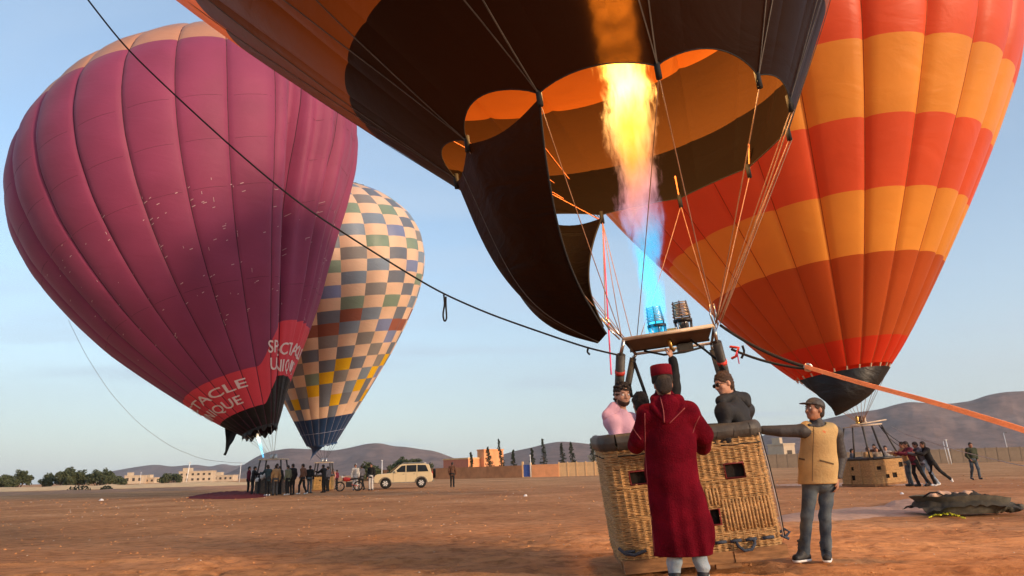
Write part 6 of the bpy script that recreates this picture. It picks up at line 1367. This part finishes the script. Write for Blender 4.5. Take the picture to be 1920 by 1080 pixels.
for sy in (-1, 1):
    for x in (.85, 3.45):
        wh = MB().lathe(cl(x, sy * .80, .37), [(.24, -.11), (.34, -.11), (.37, -.07), (.37, .07), (.34, .11), (.24, .11)], 24, CX, (0, 0, 1), CY).build('wheel', M['tyre'], car, True)
        MB().lathe(cl(x, sy * .88, .37), [(.02, -.03), (.22, -.03), (.235, .02), (.20, .03)], 18, CX, (0, 0, 1), CY * sy).build('rim', M['steel'], wh)
        for a in np.linspace(0, 2 * math.pi, 7)[:-1]: MB().box(cl(x + .12 * math.cos(a), sy * .915, .37 + .12 * math.sin(a)), (.16, .02, .055), CX * math.cos(a) + np.array([0, 0, math.sin(a)]), CY, -CX * math.sin(a) + np.array([0, 0, math.cos(a)])).build('spoke', M['white'], wh)
    for x in (.85, 3.45): MB().tube([cl(x - .44 * math.cos(a), sy * .925, .36 + .44 * math.sin(a)) for a in np.linspace(0, math.pi, 12)], .04, 6).build('wheel_arch', M['car_low'], car, True)
    MB().tube([cl(2.0, sy * .62, 1.76), cl(2.1, sy * .62, 1.80), cl(3.7, sy * .62, 1.81), cl(3.8, sy * .62, 1.76)], .02, 6).build('roof_rail', M['steel'], car, True)
    MB().box(cl(1.62, sy * .98, 1.18), (.12, .16, .15), CX, CY).build('mirror', M['car'], car)
    for x in (2.28, 3.05): MB().box(cl(x - .12, sy * .925, 1.0), (.16, .02, .03), CX, CY).build('door_handle', M['car_low'], car)
    for x in (1.42, 2.34, 3.14): MB().box(cl(x, sy * .921, .78), (.014, .006, .62), CX, CY).build('door_gap', M['tyre'], car)
    MB().box(cl(2.12, sy * .93, .41), (1.7, .10, .07), CX, CY).build('sill', M['car_low'], car)
    MB().box(cl(.06, sy * .68, .86), (.10, .34, .17), CX, CY).build('headlight', M['white'], car); MB().box(cl(4.27, sy * .76, .98), (.06, .2, .36), CX, CY).build('tail_light', M['red_paint'], car)
MB().box(cl(.0, 0, .52), (.14, 1.75, .24), CX, CY).build('bumper', M['car_low'], car); MB().box(cl(4.33, 0, .52), (.14, 1.7, .22), CX, CY).build('bumper', M['car_low'], car); MB().box(cl(.0, 0, .84), (.05, .9, .2), CX, CY).build('grille', M['tyre'], car)
MB().lathe(cl(4.42, .1, 1.0), [(.05, -.1), (.32, -.1), (.35, 0), (.32, .1), (.05, .1)], 20, CY, (0, 0, 1), CX).build('spare_wheel', M['tyre'], car, True)
# ------------------------------------------------------------------ motorcycle beside the white coat
mbase = at(655, hor(655), 49.0) * [1, 1, 0]; mc = thing('motorcycle', 'red and black motorcycle standing left of the white coated person', 'motorcycle', mbase); q = lambda x, y, z: mbase + np.array([x, y, z])
for x in (-.62, .62):
    w_ = MB().tube([q(x + .29 * math.cos(a), 0, .30 + .29 * math.sin(a)) for a in np.linspace(0, 2 * math.pi, 25)], .045, 7, caps=False).build('wheel', M['tyre'], mc, True)
    for a in np.linspace(0, math.pi, 5)[:-1]: MB().tube([q(x - .27 * math.cos(a), 0, .30 - .27 * math.sin(a)), q(x + .27 * math.cos(a), 0, .30 + .27 * math.sin(a))], .008, 4).build('spoke', M['steel'], w_)
MB().tube([q(-.62, .05, .3), q(-.42, .04, .85), q(-.36, 0, 1.02)], .025, 6).build('fork', M['steel'], mc, True); MB().tube([q(-.36, -.34, 1.06), q(-.36, 0, 1.02), q(-.36, .34, 1.06)], .02, 6).build('handlebar', M['rope_black'], mc, True)
S = Sdf(); S.cone(q(-.3, 0, .78), q(.02, 0, .76), .15, .12, k=.05); S.mesh(.03, 'fuel_tank', M['red_paint'], mc); S = Sdf(); S.cone(q(.05, 0, .76), q(.6, 0, .80), .11, .08, (np.array([0, 0, 1.]), .6)); S.mesh(.03, 'seat', M['rope_black'], mc)
MB().box(q(0, 0, .42), (.38, .26, .34)).build('engine', M['steel_dark'], mc); MB().tube([q(.05, .1, .35), q(.7, .14, .38)], .04, 7).build('exhaust', M['steel'], mc, True); MB().tube([q(-.4, 0, .8), q(0, 0, .45), q(.62, 0, .3)], .025, 6).build('frame', M['red_paint'], mc, True); MB().lathe(q(-.44, 0, .92), [(.01, 0), (.08, .02), (.09, .08)], 12, (0, 1, 0), (0, 0, 1), (-1, 0, 0)).build('headlight', M['white'], mc, True)
# ------------------------------------------------------------------ cloths, bag and rope on the ground
def cloth(name, label, outline, h, m_, seed, rough=.5):
    """outline: photo positions of the cloth's edge on the ground (upper row, lower row)"""
    up_, lo_ = outline; n = 60; tu = np.linspace(0, 1, n); U = np.array([ground(np.interp(t_, np.linspace(0, 1, len(up_)), [p[0] for p in up_]), np.interp(t_, np.linspace(0, 1, len(up_)), [p[1] for p in up_])) for t_ in tu]); Lw = np.array([ground(np.interp(t_, np.linspace(0, 1, len(lo_)), [p[0] for p in lo_]), np.interp(t_, np.linspace(0, 1, len(lo_)), [p[1] for p in lo_])) for t_ in tu])
    P_ = []
    for v in np.linspace(0, 1, 16):
        q = Lw * (1 - v) + U * v; e_ = math.sin(math.pi * v) ** .5 * np.sin(np.pi * np.clip(tu, .01, .99)) ** .4
        q[:, 2] = gheight(q[:, 0], q[:, 1]) + .006 + h * e_ * (.35 + 1.3 * np.abs(fbm(q[:, 0] * 1.3, q[:, 1] * .9, seed, 4))) - .03 * (1 - e_); P_.append(q)
    o = MB().grid(np.array(P_)).build(name, m_, smooth=True); tag(o, label, 'ground cloth'); return o
cloth('ground_cloth', 'pale cloth spread on the ground behind the man in the vest', ([(1452, 965), (1520, 956), (1600, 950), (1680, 945), (1740, 948), (1762, 960)], [(1452, 980), (1540, 976), (1600, 973), (1660, 968), (1720, 968), (1765, 968)]), .10, M['cloth_pale'], 3)
cloth('ground_cloth', 'crumpled hump of pale cloth left of the open canvas bag', ([(1655, 948), (1680, 940), (1705, 939), (1730, 944), (1745, 950)], [(1655, 956), (1690, 957), (1720, 958), (1750, 960), (1758, 962)]), .22, M['cloth_pale'], 9)
cloth('ground_cloth', 'pale strip of cloth under the right basket', ([(1440, 906), (1520, 905), (1600, 903), (1700, 902), (1735, 902)], [(1440, 911), (1520, 911), (1600, 910), (1700, 910), (1740, 909)]), .05, M['cloth_pale'], 5)
cloth('ground_cloth', 'dark purple fabric lying on the earth left of the crowded dark basket', ([(352, 931), (400, 925), (440, 922), (480, 922), (500, 925)], [(352, 935), (400, 936), (440, 936), (480, 934), (505, 930)]), .30, M['cloth_purple'], 7)
bagb = ground(1825, 966); bag = thing('canvas_bag', 'large open dark olive canvas bag stuffed with balloon cloth on the right', 'bag', bagb)
Pw = []
xs_ = np.linspace(0, 1, 40)
bd = gdep(1825, 964)
for v in np.linspace(0, 1, 10):
    row = []
    for a in np.linspace(0, 2 * math.pi, 61):
        cx_ = -.10 + 0.0; ex = .64 + .30 * v ** .8; ey = .30 + .16 * v; x = ex * math.cos(a) * (1.0 if math.cos(a) < 0 else 1.0); y = ey * math.sin(a)
        z = .02 + (.33 - .10 * math.cos(a) * 0 + (-.14 if math.cos(a) > .5 else 0) * (math.cos(a) - .5) * 1.2) * v + .010 * math.sin(a * 5 + v * 3) * v
        row.append(bagb + np.array([x + .06 * math.sin(v * 3) , y + .35, z]))
    Pw.append(row)
MB().grid(np.array(Pw)).build('bag_wall', M['tarp'], bag, True)
mb = MB(); gxx, gyy = np.meshgrid(np.linspace(-1, 1, 60), np.linspace(-1, 1, 30), indexing='ij'); rr_ = np.sqrt(gxx ** 2 + gyy ** 2)
zc = .18 + .22 * np.clip(1 - rr_, 0, 1) ** .5 * (1 + .9 * fbm(gxx * 3.5 + 5, gyy * 2.5, 14, 4)) + .07 * fbm(gxx * 9, gyy * 7, 15, 3) - .2 * np.clip(rr_ - .95, 0, 1)
mb.grid(np.stack([bagb[0] + gxx * .90, bagb[1] + .35 + gyy * .46, bagb[2] + zc], -1)); mb.build('stuffed_cloth', mat('dark_stuffed_cloth', (.022, .022, .018), .9, col2=(.075, .06, .04), vscale=3), bag, True)
S = Sdf(); r_b = np.random.default_rng(4)
for k in range(8): S.cone(bagb + [.52 + .16 * r_b.random() * k * .4, .15 + r_b.uniform(0, .3), .22 - .02 * k], bagb + [.72 + .05 * k, .2 + r_b.uniform(0, .3), .10], .10, .06, k=.06)
S.disp = folds(.012, 14, 3); S.mesh(.025, 'bag_flap', M['tarp'], bag)
S = Sdf()
for k in range(5): a0 = bagb + [-.55 + .16 * k, .28, .36 + .03 * math.sin(k * 2)]; S.cone(a0, a0 + [.15, .05, -.02], .06, .05, k=.04)
S.disp = folds(.012, 18, 6); S.mesh(.022, 'pale_bundle', M['cloth_pale'], bag)
MB().tube(smooth_path([bagb + [-.82, .1, .34], bagb + [-.74, .0, .44], bagb + [-.60, -.02, .45], bagb + [-.48, .0, .36]], 1), .015, 6).build('handle', M['rope_black'], bag, True)
r_y = np.random.default_rng(6); pts = []
for k in range(90):
    t_ = k / 89; g_ = ground(1742 + 66 * t_ + r_y.uniform(-3, 3), 972 - 4 * math.sin(t_ * 3) + r_y.uniform(-2.5, 2.5)); g_[2] = float(gheight(g_[0], g_[1])) + .03 + .05 * math.sin(t_ * math.pi) * r_y.random(); pts.append(g_)
tag(MB().tube(smooth_path(pts, 1), .012, 5).build('rope', M['yellow_rope'], smooth=True), 'tangled bright yellow rope on the earth in front of the canvas bag', 'rope')
for px_, py_, lab in ((1692, 928, 'small white scrap on the earth left above the canvas bag'), (985, 932, 'small pale scrap on the earth below the blue gate'), (190, 940, 'small pale scrap on the earth at the left')):
    g_ = ground(px_, py_); s_ = gdep(px_, py_) * .0022; mb = MB(); pebble(mb, g_ + [0, 0, s_ * .5], s_ * 1.6, int(px_)); tag(mb.build('litter', M['white']), lab, 'litter')
